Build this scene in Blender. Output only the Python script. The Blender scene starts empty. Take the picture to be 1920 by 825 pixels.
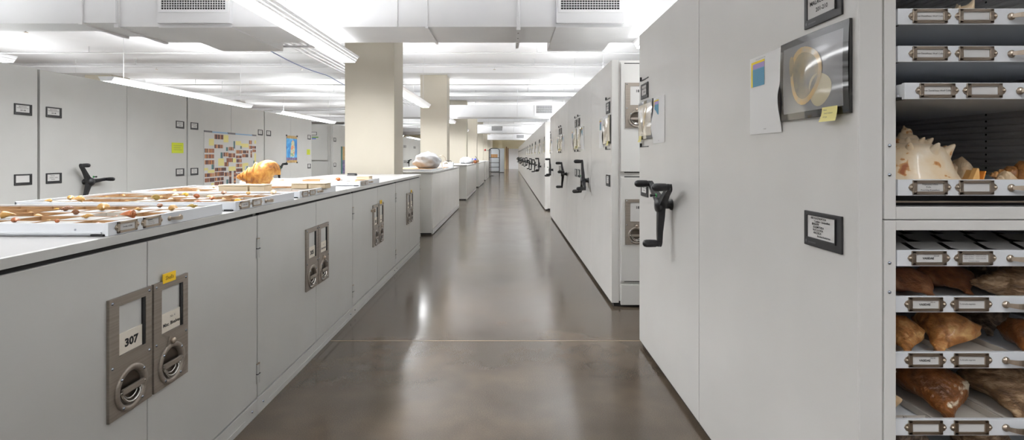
import bpy, bmesh, math, random
from mathutils import Matrix, Vector
PI = math.pi
R = math.radians
rnd = random.Random(7)
scn = bpy.context.scene
COL = scn.collection

# ------------------------------------------------------------------ camera model (pixels of the 1920x825 photo)
FPX, VPX, VPY, CAMZ = 980.0, 954.5, 293.6, 1.24
def at(px, py, Y):
    return Vector(((px-VPX)*Y/FPX, Y, CAMZ-(py-VPY)*Y/FPX))

# ------------------------------------------------------------------ materials
def lin(c):
    c = c/255.0
    return c/12.92 if c <= 0.04045 else ((c+0.055)/1.055)**2.4
def rgb(r, g, b): return (lin(r), lin(g), lin(b), 1.0)
def mat(name, col, rough=0.5, metal=0.0, spec=0.5, coat=0.0, emit=None, estr=0.0):
    m = bpy.data.materials.new(name); m.use_nodes = True
    p = m.node_tree.nodes['Principled BSDF']
    p.inputs['Base Color'].default_value = col
    p.inputs['Roughness'].default_value = rough
    p.inputs['Metallic'].default_value = metal
    p.inputs['Specular IOR Level'].default_value = spec
    p.inputs['Coat Weight'].default_value = coat
    p.inputs['Coat Roughness'].default_value = 0.06
    if emit:
        p.inputs['Emission Color'].default_value = emit
        p.inputs['Emission Strength'].default_value = estr
    return m
def N(m, t, **kw):
    n = m.node_tree.nodes.new(t)
    for k, v in kw.items():
        if k in n.inputs: n.inputs[k].default_value = v
        else: setattr(n, k, v)
    return n
def L(m, a, ao, b, bi): m.node_tree.links.new(a.outputs[ao], b.inputs[bi])
def ramp(m, stops):
    n = m.node_tree.nodes.new('ShaderNodeValToRGB')
    e = n.color_ramp.elements
    e[0].position, e[0].color = stops[0]
    e[1].position, e[1].color = stops[-1]
    for p, c in stops[1:-1]:
        x = e.new(p); x.color = c
    return n
def noisy(name, stops, scale=8.0, detail=6.0, rough=0.5, bump=0.0, bscale=None, dist=0.0, spec=0.5, coat=0.0, coord='Object', metal=0.0, stretch=None):
    m = mat(name, stops[0][1], rough, metal, spec, coat)
    p = m.node_tree.nodes['Principled BSDF']
    tc = N(m, 'ShaderNodeTexCoord')
    mp = N(m, 'ShaderNodeMapping')
    if stretch: mp.inputs['Scale'].default_value = stretch
    L(m, tc, coord, mp, 'Vector')
    n = N(m, 'ShaderNodeTexNoise', Scale=scale, Detail=detail, Distortion=dist)
    L(m, mp, 'Vector', n, 'Vector')
    r = ramp(m, stops); L(m, n, 'Fac', r, 'Fac'); L(m, r, 'Color', p, 'Base Color')
    if bump:
        n2 = N(m, 'ShaderNodeTexNoise', Scale=bscale or scale*2, Detail=4.0)
        L(m, mp, 'Vector', n2, 'Vector')
        b = N(m, 'ShaderNodeBump', Strength=bump, Distance=0.02)
        L(m, n2, 'Fac', b, 'Height'); L(m, b, 'Normal', p, 'Normal')
    return m

M = {}
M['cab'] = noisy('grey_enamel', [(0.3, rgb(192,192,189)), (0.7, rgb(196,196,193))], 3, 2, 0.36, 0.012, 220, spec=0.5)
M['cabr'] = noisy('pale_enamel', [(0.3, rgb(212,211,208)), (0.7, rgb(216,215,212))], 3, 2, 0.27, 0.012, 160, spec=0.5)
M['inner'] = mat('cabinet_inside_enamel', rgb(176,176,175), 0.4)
M['top'] = noisy('white_laminate', [(0.3, rgb(176,175,174)), (0.7, rgb(181,180,179))], 2, 2, 0.35)
M['tray'] = mat('white_tray_enamel', rgb(220,223,227), 0.32, coat=0.2)
M['dark'] = mat('dark_gap', rgb(28,28,30), 0.7)
M['gasket_and_shade'] = mat('black_gasket_and_shade', rgb(26,26,27), 0.6)
M['black'] = noisy('black_plastic', [(0.3, rgb(24,24,27)), (0.7, rgb(36,36,39))], 60, 3, 0.36, 0.05, 300)
M['frameblk'] = mat('black_frame', rgb(44,44,46), 0.45)
M['gloss'] = mat('black_glass', rgb(16,16,18), 0.04, coat=1.0, spec=0.6)
M['glosspic'] = mat('glazed_print', rgb(128,128,130), 0.06, coat=1.0, spec=0.6)
M['glosstan'] = mat('glazed_tan_print', rgb(214,204,188), 0.06, coat=1.0, spec=0.6)
M['gorange'] = noisy('glazed_orange_print', [(0.3, rgb(204,166,102)), (0.7, rgb(176,166,142))], 30, 4, 0.06, coat=1.0)
M['gring'] = noisy('glazed_grey_print', [(0.3, rgb(120,116,108)), (0.7, rgb(166,152,120))], 14, 4, 0.06, coat=1.0)
M['gcream'] = mat('glazed_cream_print', rgb(190,180,150), 0.06, coat=1.0)
M['steel'] = noisy('brushed_bronze_steel', [(0.3, rgb(140,131,122)), (0.7, rgb(158,149,139))], 2, 4, 0.4, metal=0.55, stretch=(1,1,60))
M['nickel'] = mat('warm_nickel', rgb(186,172,156), 0.28, 1.0)
M['dish'] = mat('dark_steel_dish', rgb(92,84,76), 0.3, 0.9)
M['chrome'] = mat('chrome', rgb(205,202,198), 0.12, 1.0)
M['screw'] = mat('zinc_screw', rgb(170,178,190), 0.25, 1.0)
M['paper'] = mat('paper', rgb(206,205,203), 0.7)
M['sheet'] = mat('white_sheet', rgb(232,232,231), 0.7)
M['cream'] = mat('cream_card', rgb(224,217,204), 0.7)
M['ink'] = mat('black_ink', rgb(22,22,24), 0.6)
M['greyink'] = mat('grey_ink', rgb(100,100,104), 0.6)
M['yellow'] = mat('yellow_note', rgb(224,214,142), 0.7)
M['tag'] = mat('yellow_tag', rgb(240,196,30), 0.55)
M['lime'] = mat('lime_note', rgb(198,208,50), 0.7)
M['chartblue'] = mat('chart_blue', rgb(96,160,190), 0.7)
M['chartpurple'] = mat('chart_purple', rgb(168,150,196), 0.7)
M['chartyellow'] = mat('chart_yellow', rgb(236,208,50), 0.7)
M['white'] = noisy('white_paint', [(0.3, rgb(232,232,234)), (0.7, rgb(238,238,239))], 1.2, 3, 0.6)
M['ductw'] = noisy('duct_white_paint', [(0.3, rgb(218,218,220)), (0.7, rgb(226,226,227))], 1.5, 3, 0.45)
M['pipe'] = mat('pipe_white_paint', rgb(214,214,215), 0.5)
M['pillar'] = noisy('cream_paint', [(0.3, rgb(200,193,177)), (0.7, rgb(205,198,183))], 1.5, 3, 0.6)
M['wall'] = noisy('wall_cream_paint', [(0.3, rgb(240,232,200)), (0.7, rgb(244,236,206))], 1.0, 3, 0.65)
M['blue'] = mat('blue_cable', rgb(112,122,158), 0.5)
M['brown'] = mat('brown_wood', rgb(140,100,66), 0.6)
M['wood'] = noisy('pale_wood', [(0.3, rgb(194,176,146)), (0.7, rgb(206,190,162))], 6, 4, 0.6, stretch=(1,12,12))
M['slip'] = mat('white_slip', rgb(172,170,166), 0.75)
M['kraft'] = noisy('kraft_board', [(0.3, rgb(152,112,72)), (0.7, rgb(172,134,94))], 10, 3, 0.8)
M['card'] = noisy('white_board', [(0.3, rgb(184,176,166)), (0.7, rgb(196,190,180))], 8, 3, 0.8)
M['red'] = mat('red_plastic', rgb(200,60,56), 0.5)
M['bluecap'] = mat('blue_cap', rgb(50,70,190), 0.4)
M['amber'] = mat('amber_jar', rgb(120,70,40), 0.2)
M['amp'] = mat('green_led', rgb(60,170,90), 0.4)
M['film'] = noisy('crumpled_film', [(0.3, rgb(206,208,212)), (0.7, rgb(222,223,226))], 6, 4, 0.3, 0.6, 9, coat=0.3)
M['lens'] = mat('lit_lens', rgb(250,250,250), 0.4, emit=(0.985,1.0,1.01,1), estr=5.0)
M['uplight'] = mat('lit_tube', rgb(250,250,250), 0.4, emit=(0.985,1.0,1.01,1), estr=56.0)
def perf_mat():
    m = mat('perforated_white_metal', rgb(236,236,238), 0.4)
    p = m.node_tree.nodes['Principled BSDF']
    tc = N(m, 'ShaderNodeTexCoord'); mp = N(m, 'ShaderNodeMapping'); mp.inputs['Scale'].default_value = (1, 1, 1)
    L(m, tc, 'Object', mp, 'Vector')
    v = N(m, 'ShaderNodeTexVoronoi', Scale=42.0, Randomness=0.0)
    L(m, mp, 'Vector', v, 'Vector')
    r = ramp(m, [(0.26, (1,1,1,1)), (0.36, (0.10,0.10,0.10,1))]); L(m, v, 'Distance', r, 'Fac')
    mu = N(m, 'ShaderNodeMath', operation='MULTIPLY'); mu.inputs[1].default_value = 1.3
    L(m, r, 'Color', mu, 0); L(m, mu, 'Value', p, 'Emission Strength')
    p.inputs['Emission Color'].default_value = (0.985, 1.0, 1.01, 1)
    return m
M['perf'] = perf_mat()
def floor_mat():
    m = mat('polished_concrete', rgb(100,94,88), 0.2, spec=0.5)
    p = m.node_tree.nodes['Principled BSDF']
    tc = N(m, 'ShaderNodeTexCoord')
    n1 = N(m, 'ShaderNodeTexNoise', Scale=1.6, Detail=3.0, Distortion=0.1); n1.inputs['Roughness'].default_value = 0.6
    n2 = N(m, 'ShaderNodeTexNoise', Scale=190.0, Detail=1.0)
    n3 = N(m, 'ShaderNodeTexNoise', Scale=2.7, Detail=3.0, Distortion=0.0)
    for n in (n1, n2, n3): L(m, tc, 'Object', n, 'Vector')
    r1 = ramp(m, [(0.3, rgb(66,58,49)), (0.5, rgb(78,69,59)), (0.72, rgb(94,82,69))]); L(m, n1, 'Fac', r1, 'Fac')
    r2 = ramp(m, [(0.35, (0,0,0,1)), (0.75, (1,1,1,1))]); L(m, n2, 'Fac', r2, 'Fac')
    r3 = ramp(m, [(0.30, (0.05,0.05,0.05,1)), (0.75, (0.30,0.30,0.30,1))]); L(m, n3, 'Fac', r3, 'Fac')
    mul = N(m, 'ShaderNodeMath', operation='MULTIPLY'); L(m, r2, 'Color', mul, 0); L(m, r3, 'Color', mul, 1)
    mx = N(m, 'ShaderNodeMixRGB'); L(m, mul, 'Value', mx, 'Fac'); L(m, r1, 'Color', mx, 'Color1')
    mx.inputs['Color2'].default_value = rgb(134,116,96); L(m, mx, 'Color', p, 'Base Color')
    rr = ramp(m, [(0.3, (0.13,)*3+(1,)), (0.7, (0.19,)*3+(1,))]); L(m, n1, 'Fac', rr, 'Fac'); L(m, rr, 'Color', p, 'Roughness')
    b = N(m, 'ShaderNodeBump', Strength=0.05, Distance=0.02)
    nb = N(m, 'ShaderNodeTexNoise', Scale=3.2, Detail=2.0); L(m, tc, 'Object', nb, 'Vector')
    L(m, nb, 'Fac', b, 'Height'); L(m, b, 'Normal', p, 'Normal')
    return m
M['floor'] = floor_mat()
# shells
M['sh_white'] = noisy('cream_spotted_shell', [(0.3, rgb(236,222,200)), (0.62, rgb(230,206,170)), (0.64, rgb(206,150,92)), (0.70, rgb(160,88,40))], 22, 3, 0.4, 0.15, 30, 0.2, coat=0.2)
M['sh_cream'] = noisy('cream_shell', [(0.3, rgb(238,220,190)), (0.7, rgb(216,178,132))], 20, 4, 0.45, 0.3, 40)
M['sh_orange'] = noisy('orange_shell', [(0.25, rgb(96,58,30)), (0.5, rgb(176,118,62)), (0.75, rgb(226,186,124))], 30, 9, 0.45, 0.5, 60, 0.5, coat=0.2)
M['sh_brown'] = noisy('brown_shell', [(0.25, rgb(70,42,26)), (0.5, rgb(140,88,54)), (0.78, rgb(196,146,108))], 22, 9, 0.4, 0.4, 50, 0.4, coat=0.2)
M['sh_dark'] = noisy('dark_crusted_shell', [(0.25, rgb(52,38,30)), (0.5, rgb(104,84,68)), (0.78, rgb(172,150,128))], 40, 9, 0.6, 0.9, 50, 0.6)
M['sh_patch'] = noisy('brown_shell_white_patch', [(0.25, rgb(58,34,18)), (0.47, rgb(112,66,30)), (0.6, rgb(140,86,42)), (0.66, rgb(226,214,190))], 15, 9, 0.32, 0.4, 60, 0.8, coat=0.4)
M['sh_striated'] = noisy('grey_brown_striated_shell', [(0.25, rgb(60,42,28)), (0.5, rgb(122,92,62)), (0.75, rgb(200,172,138))], 24, 9, 0.45, 0.6, 60, 0.6, stretch=(1,1,2.5))
M['sh_gold'] = noisy('golden_triton_shell', [(0.3, rgb(120,64,20)), (0.44, rgb(176,112,38)), (0.6, rgb(204,150,70)), (0.78, rgb(222,186,116))], 26, 7, 0.4, 0.3, 40, 0.6, coat=0.2)
M['sh_lip'] = mat('orange_shell_lip', rgb(238,190,120), 0.3, coat=0.3)
M['sh_tan'] = noisy('tan_shell', [(0.3, rgb(172,124,60)), (0.7, rgb(204,164,98))], 60, 3, 0.4)
M['sh_yel'] = noisy('yellow_shell', [(0.3, rgb(206,156,30)), (0.7, rgb(220,184,76))], 60, 3, 0.4)
M['sh_rust'] = noisy('rust_shell', [(0.3, rgb(146,70,28)), (0.7, rgb(186,112,58))], 60, 3, 0.4)
M['sh_olive'] = noisy('olive_shell', [(0.3, rgb(140,112,46)), (0.7, rgb(180,154,80))], 60, 3, 0.4)
BR = [mat('print_brown_%d' % i, rgb(*c), 0.6) for i, c in enumerate([(118,72,60),(160,108,84),(94,62,58),(188,146,116),(76,54,52),(138,86,64),(190,126,76)])]
M['teal'] = mat('print_teal', rgb(60,120,120), 0.6)
M['printgrey'] = mat('print_grey', rgb(110,108,112), 0.6)
M['posterblue'] = noisy('print_blue_sea', [(0.3, rgb(20,90,170)), (0.5, rgb(50,150,215)), (0.68, rgb(150,210,235))], 5, 4, 0.4, dist=0.8)
M['postergold'] = noisy('print_gold_band', [(0.3, rgb(120,90,40)), (0.7, rgb(216,180,110))], 30, 4, 0.4)
M['posterfig'] = noisy('print_pale_figure', [(0.3, rgb(90,140,100)), (0.5, rgb(206,206,170)), (0.62, rgb(214,120,70)), (0.8, rgb(230,220,200))], 9, 3, 0.4)
M['posterdeep'] = noisy('print_deep_band', [(0.3, rgb(40,50,100)), (0.7, rgb(150,130,170))], 12, 4, 0.4)

# ------------------------------------------------------------------ mesh builder
TXT = {}
def text_data(s, bold):
    k = (s, bold)
    if k not in TXT:
        c = bpy.data.curves.new('glyphs', 'FONT'); c.body = s; c.size = 1.0; c.align_x = 'CENTER'; c.offset = bold; c.resolution_u = 2
        o = bpy.data.objects.new('glyphs', c); COL.objects.link(o)
        bpy.context.view_layer.update()
        me = bpy.data.meshes.new_from_object(o.evaluated_get(bpy.context.evaluated_depsgraph_get()))
        vs = [tuple(v.co) for v in me.vertices]; fs = [tuple(p.vertices) for p in me.polygons]
        bpy.data.objects.remove(o); bpy.data.curves.remove(c); bpy.data.meshes.remove(me)
        TXT[k] = (vs, fs)
    return TXT[k]

class MB:
    def __init__(s): s.v = []; s.f = []; s.m = []; s.sm = []; s.mats = []
    def mi(s, m):
        m = M[m] if isinstance(m, str) else m
        if m not in s.mats: s.mats.append(m)
        return s.mats.index(m)
    def add(s, vs, fs, m, smooth=False):
        b = len(s.v); s.v += [tuple(v) for v in vs]; k = s.mi(m)
        for f in fs: s.f.append([i+b for i in f]); s.m.append(k); s.sm.append(smooth)
        return s
    def box(s, x0, x1, y0, y1, z0, z1, m, bev=0.0):
        if bev <= 0:
            v = [(x, y, z) for z in (z0, z1) for y in (y0, y1) for x in (x0, x1)]
            return s.add(v, [(0,2,3,1),(4,5,7,6),(0,1,5,4),(2,6,7,3),(0,4,6,2),(1,3,7,5)], m)
        bm = bmesh.new(); bmesh.ops.create_cube(bm, size=1.0)
        for v in bm.verts: v.co = ((x0+x1)/2+v.co.x*(x1-x0), (y0+y1)/2+v.co.y*(y1-y0), (z0+z1)/2+v.co.z*(z1-z0))
        bmesh.ops.bevel(bm, geom=bm.edges[:], offset=bev, segments=2, profile=0.6, affect='EDGES')
        return s.addbm(bm, m)
    def addbm(s, bm, m, smooth=False):
        bm.verts.index_update()
        vs = [tuple(v.co) for v in bm.verts]; fs = [[v.index for v in f.verts] for f in bm.faces]; bm.free()
        return s.add(vs, fs, m, smooth)
    def quad(s, a, b, c, d, m): return s.add([a, b, c, d], [(0,1,2,3)], m)
    def rect(s, x0, x1, z0, z1, y, m):      # faces -Y
        return s.add([(x0,y,z0),(x1,y,z0),(x1,y,z1),(x0,y,z1)], [(0,1,2,3)], m)
    def cyl(s, p0, p1, r0, r1=None, m='black', seg=16, cap=True, smooth=True):
        r1 = r0 if r1 is None else r1
        p0 = Vector(p0); p1 = Vector(p1); d = (p1-p0).normalized()
        a = d.orthogonal().normalized(); b = d.cross(a)
        vs = []
        for p, r in ((p0, r0), (p1, r1)):
            for i in range(seg):
                t = 2*PI*i/seg; vs.append(p+a*(r*math.cos(t))+b*(r*math.sin(t)))
        s.add(vs, [(i, (i+1)%seg, seg+(i+1)%seg, seg+i) for i in range(seg)], m, smooth)
        if cap:
            s.add(vs[:seg], [tuple(range(seg-1,-1,-1))], m); s.add(vs[seg:], [tuple(range(seg))], m)
        return s
    def lathe(s, prof, o, d, m, seg=24):    # prof: (radius, distance along d)
        o = Vector(o); d = Vector(d).normalized(); a = d.orthogonal().normalized(); b = d.cross(a)
        vs = []
        for r, h in prof:
            for i in range(seg):
                t = 2*PI*i/seg; vs.append(o+d*h+a*(r*math.cos(t))+b*(r*math.sin(t)))
        fs = []
        for j in range(len(prof)-1):
            for i in range(seg): fs.append((j*seg+i, j*seg+(i+1)%seg, (j+1)*seg+(i+1)%seg, (j+1)*seg+i))
        return s.add(vs, fs, m, True)
    def tube(s, pts, r, m, seg=8):
        pts = [Vector(p) for p in pts]; n = len(pts); vs = []
        for k, p in enumerate(pts):
            d = (pts[min(k+1,n-1)]-pts[max(k-1,0)]).normalized()
            u = Vector((0,0,1)) if abs(d.z) < 0.9 else Vector((1,0,0))
            a = d.cross(u).normalized(); b = d.cross(a)
            for i in range(seg):
                t = 2*PI*i/seg; vs.append(p+a*(r*math.cos(t))+b*(r*math.sin(t)))
        fs = [(k*seg+i, k*seg+(i+1)%seg, (k+1)*seg+(i+1)%seg, (k+1)*seg+i) for k in range(n-1) for i in range(seg)]
        s.add(vs, fs, m, True)
        s.add(vs[:seg], [tuple(range(seg-1,-1,-1))], m); s.add(vs[-seg:], [tuple(range(seg))], m)
        return s
    def prism(s, pts, y0, y1, m):           # pts (x,z) anticlockwise seen from -Y, extruded in y
        n = len(pts)
        vs = [(x, y0, z) for x, z in pts]+[(x, y1, z) for x, z in pts]
        fs = [tuple(range(n)), tuple(range(2*n-1, n-1, -1))]+[(i, n+i, n+(i+1)%n, (i+1)%n) for i in range(n)]
        return s.add(vs, fs, m)
    def text(s, t, x, z, y, size, m='ink', bold=0.0, sx=1.0):
        vs, fs = text_data(t, bold)
        return s.add([(x+v[0]*size*sx, y, z+v[1]*size) for v in vs], fs, m)
    def xform(s, mx): s.v = [tuple(mx @ Vector(v)) for v in s.v]; return s
    def mesh(s, name):
        me = bpy.data.meshes.new(name); me.from_pydata(s.v, [], s.f)
        for m in s.mats: me.materials.append(m)
        me.polygons.foreach_set('material_index', s.m); me.polygons.foreach_set('use_smooth', s.sm)
        me.update(); return me
def put(name, me, parent=None, loc=(0,0,0), rz=0.0):
    if isinstance(me, MB): me = me.mesh(name)
    o = bpy.data.objects.new(name, me); COL.objects.link(o)
    o.location = loc; o.rotation_euler = (0, 0, rz)
    if parent: o.parent = parent
    return o
def tag(o, label, cat, group=None):
    o['label'] = label; o['category'] = cat
    if group: o['group'] = group
    return o
def thing(name, label, cat, loc=(0,0,0), rz=0.0, group=None):
    o = bpy.data.objects.new(name, None); COL.objects.link(o); o.empty_display_size = 0.1
    o.location = loc; o.rotation_euler = (0, 0, rz)
    return tag(o, label, cat, group)
def struct(name, mb, label=None):
    o = put(name, mb); o['kind'] = 'structure'
    if label: o['label'] = label
    return o
def dup(root, loc=None, rz=None, label=None, group=None):
    r = root.copy(); COL.objects.link(r)
    if loc is not None: r.location = loc
    if rz is not None: r.rotation_euler = (0, 0, rz)
    if label: r['label'] = label
    if group: r['group'] = group
    for ch in list(root.children):
        c = ch.copy(); COL.objects.link(c); c.parent = r
        for g in list(ch.children):
            d = g.copy(); COL.objects.link(d); d.parent = c
    return r
CACHE = {}
def cached(key, fn):
    if key not in CACHE: CACHE[key] = fn().mesh(str(key[0] if isinstance(key, tuple) else key))
    return CACHE[key]

# ------------------------------------------------------------------ room shell
CEIL = 3.6
X0, X1, Y0, Y1 = -14.0, 6.0, -5.0, 52.0
struct('floor', MB().box(X0, X1, Y0, Y1, -0.1, 0, 'floor'), 'polished dark concrete floor')
struct('trim_1', MB().box(-1.2, 0.9, 3.515, 3.521, 0, 0.0008, mat('joint_filler', rgb(168,150,128), 0.5)), 'thin pale joint line across the floor')
struct('ceiling', MB().box(X0, X1, Y0, Y1, CEIL, CEIL+0.1, 'white'), 'white painted ceiling')
struct('wall_left', MB().box(X0-0.1, X0, Y0, Y1, 0, CEIL, 'white'))
struct('wall_right', MB().box(X1, X1+0.1, Y0, Y1, 0, CEIL, 'white'))
struct('wall_front', MB().box(X0, X1, Y0-0.1, Y0, 0, CEIL, 'white'))
struct('wall_back', MB().box(X0, X1, Y1, Y1+0.1, 0, CEIL, 'wall'), 'cream wall at the far end')
bay = 6.2
for k in range(-1, 8):
    y = 13.2+bay*(k-1)
    struct('trim_%d' % (k+3), MB().box(X0, X1, y, y+1.1, 3.35, CEIL, 'white', 0.015), 'white concrete beam under the ceiling')
pn = 0
for row, (xa, xb) in enumerate(((-2.29, -1.61), (-10.95, -10.25))):
    for k in range(8):
        if row == 1 and k > 3: continue
        y = 7.28+bay*k
        b = MB().box(xa, xb, y, y+0.66, 0, 3.35, 'pillar', 0.012)
        if row == 0: b.box(xb-0.02, xb+0.012, y-0.012, y+0.03, 0, 3.35, 'pillar')
        struct('concrete_pillar', b, 'cream painted square pillar')

# ------------------------------------------------------------------ label holders, cards, locks, handles
def holder_mesh():      # flat black card frame on the unit ends, 0.17 x 0.10, origin at lower left
    b = MB(); w, h = 0.170, 0.098
    b.box(0, w, -0.006, 0, 0, 0.024, 'frameblk', 0.0015)
    b.box(0, w, -0.006, 0, h-0.012, h, 'frameblk', 0.0015)
    b.box(0, 0.014, -0.006, 0, 0.02, h-0.008, 'frameblk', 0.0015)
    b.box(w-0.022, w, -0.006, 0, 0.02, h-0.008, 'frameblk', 0.0015)
    b.box(w-0.024, w-0.021, -0.009, 0, 0.02, h-0.01, 'gasket_and_shade')
    b.text('spacesaver', 0.040, 0.009, -0.0065, 0.0085, 'greyink', 0.01)
    b.add([(0.0115+0.0035*math.cos(a*PI/5), -0.0065, 0.0125+0.0050*math.sin(a*PI/5)) for a in range(10)], [tuple(range(10))], 'greyink')
    return b
def card_mesh(lines, blank=False):
    b = MB(); b.box(0.014, 0.148, -0.003, 0, 0.024, 0.086, 'paper')
    for (t, x, z, sz, bo) in lines: b.text(t, x, z, -0.0035, sz, 'ink', bo)
    return b
MAL = lambda n: [('MALACOLOGY', 0.081, 0.060, 0.0165, 0.02), (n, 0.081, 0.038, 0.0165, 0.02)]
TAX = [('NEOGASTROPODA', 0.066, 0.0775, 0.0082, 0.02), ('Conidae - Unidentified', 0.082, 0.0690, 0.0078, 0.02), ('BIVALVIA', 0.052, 0.0610, 0.0082, 0.02),
       ('SOLEMYOIDA', 0.066, 0.0530, 0.0082, 0.02), ('NUCULOIDA', 0.064, 0.0450, 0.0082, 0.02), ('ARCOIDA', 0.061, 0.0370, 0.0082, 0.02), ('Arcidae:Anadarinae', 0.090, 0.0290, 0.0076, 0.02)]
INV = lambda n: [('MALACOLOGY', 0.081, 0.070, 0.011, 0.02), ('INVERTEBRATE COLLECTION', 0.081, 0.058, 0.0085, 0.02), (n, 0.081, 0.036, 0.016, 0.03)]
SML = [('Gastropoda', 0.070, 0.070, 0.010, 0.02), ('Cypraeidae - Cassidae', 0.081, 0.052, 0.010, 0.02), ('Ranellidae', 0.076, 0.036, 0.010, 0.02)]

def crank_mesh(ang):
    b = MB()
    b.lathe([(0.0, 0), (0.030, 0), (0.028, 0.008), (0.022, 0.012), (0.022, 0.05), (0.038, 0.056), (0.042, 0.072), (0.036, 0.084), (0.0, 0.088)], (0,0,0), (0,-1,0), 'black', 24)
    for k in range(3):
        t = R(ang+120*k); c, s_ = math.cos(t), math.sin(t)
        sec = []
        for (d, w, ya, yb) in ((0.0, 0.030, -0.040, -0.074), (0.06, 0.023, -0.042, -0.076), (0.14, 0.017, -0.050, -0.078), (0.198, 0.018, -0.054, -0.076), (0.212, 0.016, -0.056, -0.074), (0.222, 0.008, -0.058, -0.072)):
            px, pz = c*d, s_*d; nx, nz = -s_*w, c*w
            sec += [(px+nx, ya, pz+nz), (px-nx, ya, pz-nz), (px-nx*0.75, yb, pz-nz*0.75), (px+nx*0.75, yb, pz+nz*0.75)]
        fs = []
        for j in range(5):
            for i in range(4): fs.append((j*4+i, j*4+(i+1)%4, (j+1)*4+(i+1)%4, (j+1)*4+i))
        fs += [(3,2,1,0), (20,21,22,23)]
        b.add(sec, fs, 'black')
    return b
def knob_mesh():
    return MB().lathe([(0.0,0.0),(0.017,0.0),(0.018,0.012),(0.016,0.016),(0.0195,0.022),(0.0205,0.05),(0.020,0.072),(0.0165,0.083),(0.009,0.089),(0.0,0.091)], (0,0,0), (0,-1,0), 'black', 18)
def add_crank(parent, x, z, ang):
    c = put('crank_handle', cached(('crank_handle', ang), lambda: crank_mesh(ang)), parent, (x, 0, z))
    for k in range(3):
        t = R(ang+120*k)
        put('knob', cached('knob', knob_mesh), c, (0.205*math.cos(t), -0.064, 0.205*math.sin(t)))
    def pin():
        return MB().cyl((0.012,-0.084,0.05),(0.012,-0.112,0.05),0.004,0.004,'black',10).cyl((0.012,-0.108,0.05),(0.012,-0.118,0.05),0.008,0.008,'black',10).cyl((0.012,-0.084,0.05),(0.012,-0.089,0.05),0.010,0.010,'amp',10)
    put('locking_pin', cached('locking_pin', pin), c)
    return c

def plate_mesh(lock):
    # bronze-coloured plate with a square window and a round recess; origin at lower left, 0.187 x 0.37
    b = MB(); w, h, T = 0.187, 0.370, 0.009
    wx0, wx1, wz0, wz1 = 0.040, 0.158, 0.187, 0.343
    cx, cz, rr = 0.092, 0.0725, 0.054
    b.box(0, wx0, -T, 0, 0.145, h, 'steel'); b.box(wx1, w, -T, 0, 0.145, h, 'steel')
    b.box(wx0, wx1, -T, 0, wz1, h, 'steel'); b.box(wx0, wx1, -T, 0, 0.145, wz0, 'steel')
    b.box(wx1-0.011, wx1-0.0005, -T+0.0012, -0.0002, wz0, wz1-0.0005, 'gasket_and_shade')
    # lower half with a round hole
    n = 40; vs = []; fs = []
    for i in range(n):
        t = 2*PI*i/n; c, s_ = math.cos(t), math.sin(t)
        k = min(((w-cx) if c > 0 else cx)/max(abs(c), 1e-6), ((0.145-cz) if s_ > 0 else cz)/max(abs(s_), 1e-6))
        vs += [(cx+rr*c, -T, cz+rr*s_), (cx+k*c, -T, cz+k*s_)]
    for i in range(n):
        j = (i+1) % n; fs.append((2*i, 2*j, 2*j+1, 2*i+1))
    # corners
    b.add(vs, fs, 'steel')
    for X, Z in ((0,0), (w,0), (0,0.145), (w,0.145)):
        best = sorted(range(n), key=lambda i: (vs[2*i+1][0]-X)**2+(vs[2*i+1][2]-Z)**2)[:2]
        b.add([vs[2*best[0]+1], vs[2*best[1]+1], (X, -T, Z)], [(0,1,2)], 'steel')
    b.box(0, w, -T+0.0005, -0.001, 0, 0.003, 'steel'); b.box(0, 0.003, -T+0.0005, 0, 0, 0.145, 'steel'); b.box(w-0.003, w, -T+0.0005, 0, 0, 0.145, 'steel')
    # bezel and dish
    b.lathe([(0.071, T), (0.071, T+0.004), (0.066, T+0.006), (0.057, T+0.006), (rr-0.001, T+0.002), (rr-0.004, 0.001)], (cx,0,cz), (0,-1,0), 'steel', 40)
    if lock:
        b.prism([(cx-0.03, cz+0.062), (cx+0.03, cz+0.062), (cx+0.016, cz+0.098), (cx-0.016, cz+0.098)], -T-0.004, -T, 'steel')
    for x, z in ((0.012, 0.357), (0.174, 0.357), (0.012, 0.16), (0.174, 0.16)):
        b.lathe([(0.0046, T), (0.0042, T+0.002), (0.0, T+0.003)], (x,0,z), (0,-1,0), 'screw', 10)
    for t in (40, 140, 230, 310):
        b.lathe([(0.0044, T+0.005), (0.004, T+0.008), (0.0, T+0.009)], (cx+0.064*math.cos(R(t)),0,cz+0.064*math.sin(R(t))), (0,-1,0), 'screw', 10)
    return b
def ring_mesh():
    b = MB(); cx, cz = 0.092, 0.0725
    b.lathe([(0.0502, -0.001), (0.0500, 0.0016), (0.047, 0.0006), (0.03, 0.0006), (0.0, 0.0006)], (cx,0,cz), (0,-1,0), 'dish', 40)
    pts = [(cx+0.043*math.cos(t), -0.008-0.006*max(0,-math.sin(t)), cz+0.043*math.sin(t)) for t in [R(180+180*i/20) for i in range(21)]]
    b.tube(pts, 0.0045, 'chrome', 10)
    pts = [(cx+0.033*math.cos(t), -0.006, cz+0.033*math.sin(t)) for t in [R(180+180*i/16) for i in range(17)]]
    b.tube(pts, 0.0035, 'chrome', 8)
    return b
def bar_mesh():
    b = MB(); cx, cz = 0.092, 0.0725
    b.box(cx-0.047, cx+0.047, -0.019, -0.010, cz-0.008, cz+0.010, 'steel', 0.002)
    b.cyl((cx-0.054,-0.013,cz),(cx+0.054,-0.013,cz),0.004,0.004,'chrome',10)
    return b
def lock_cyl_mesh():
    return MB().lathe([(0.010,0.009),(0.011,0.018),(0.009,0.021),(0.0,0.022)], (0.092,0,0.0725+0.078), (0,-1,0), 'nickel', 16)
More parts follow.
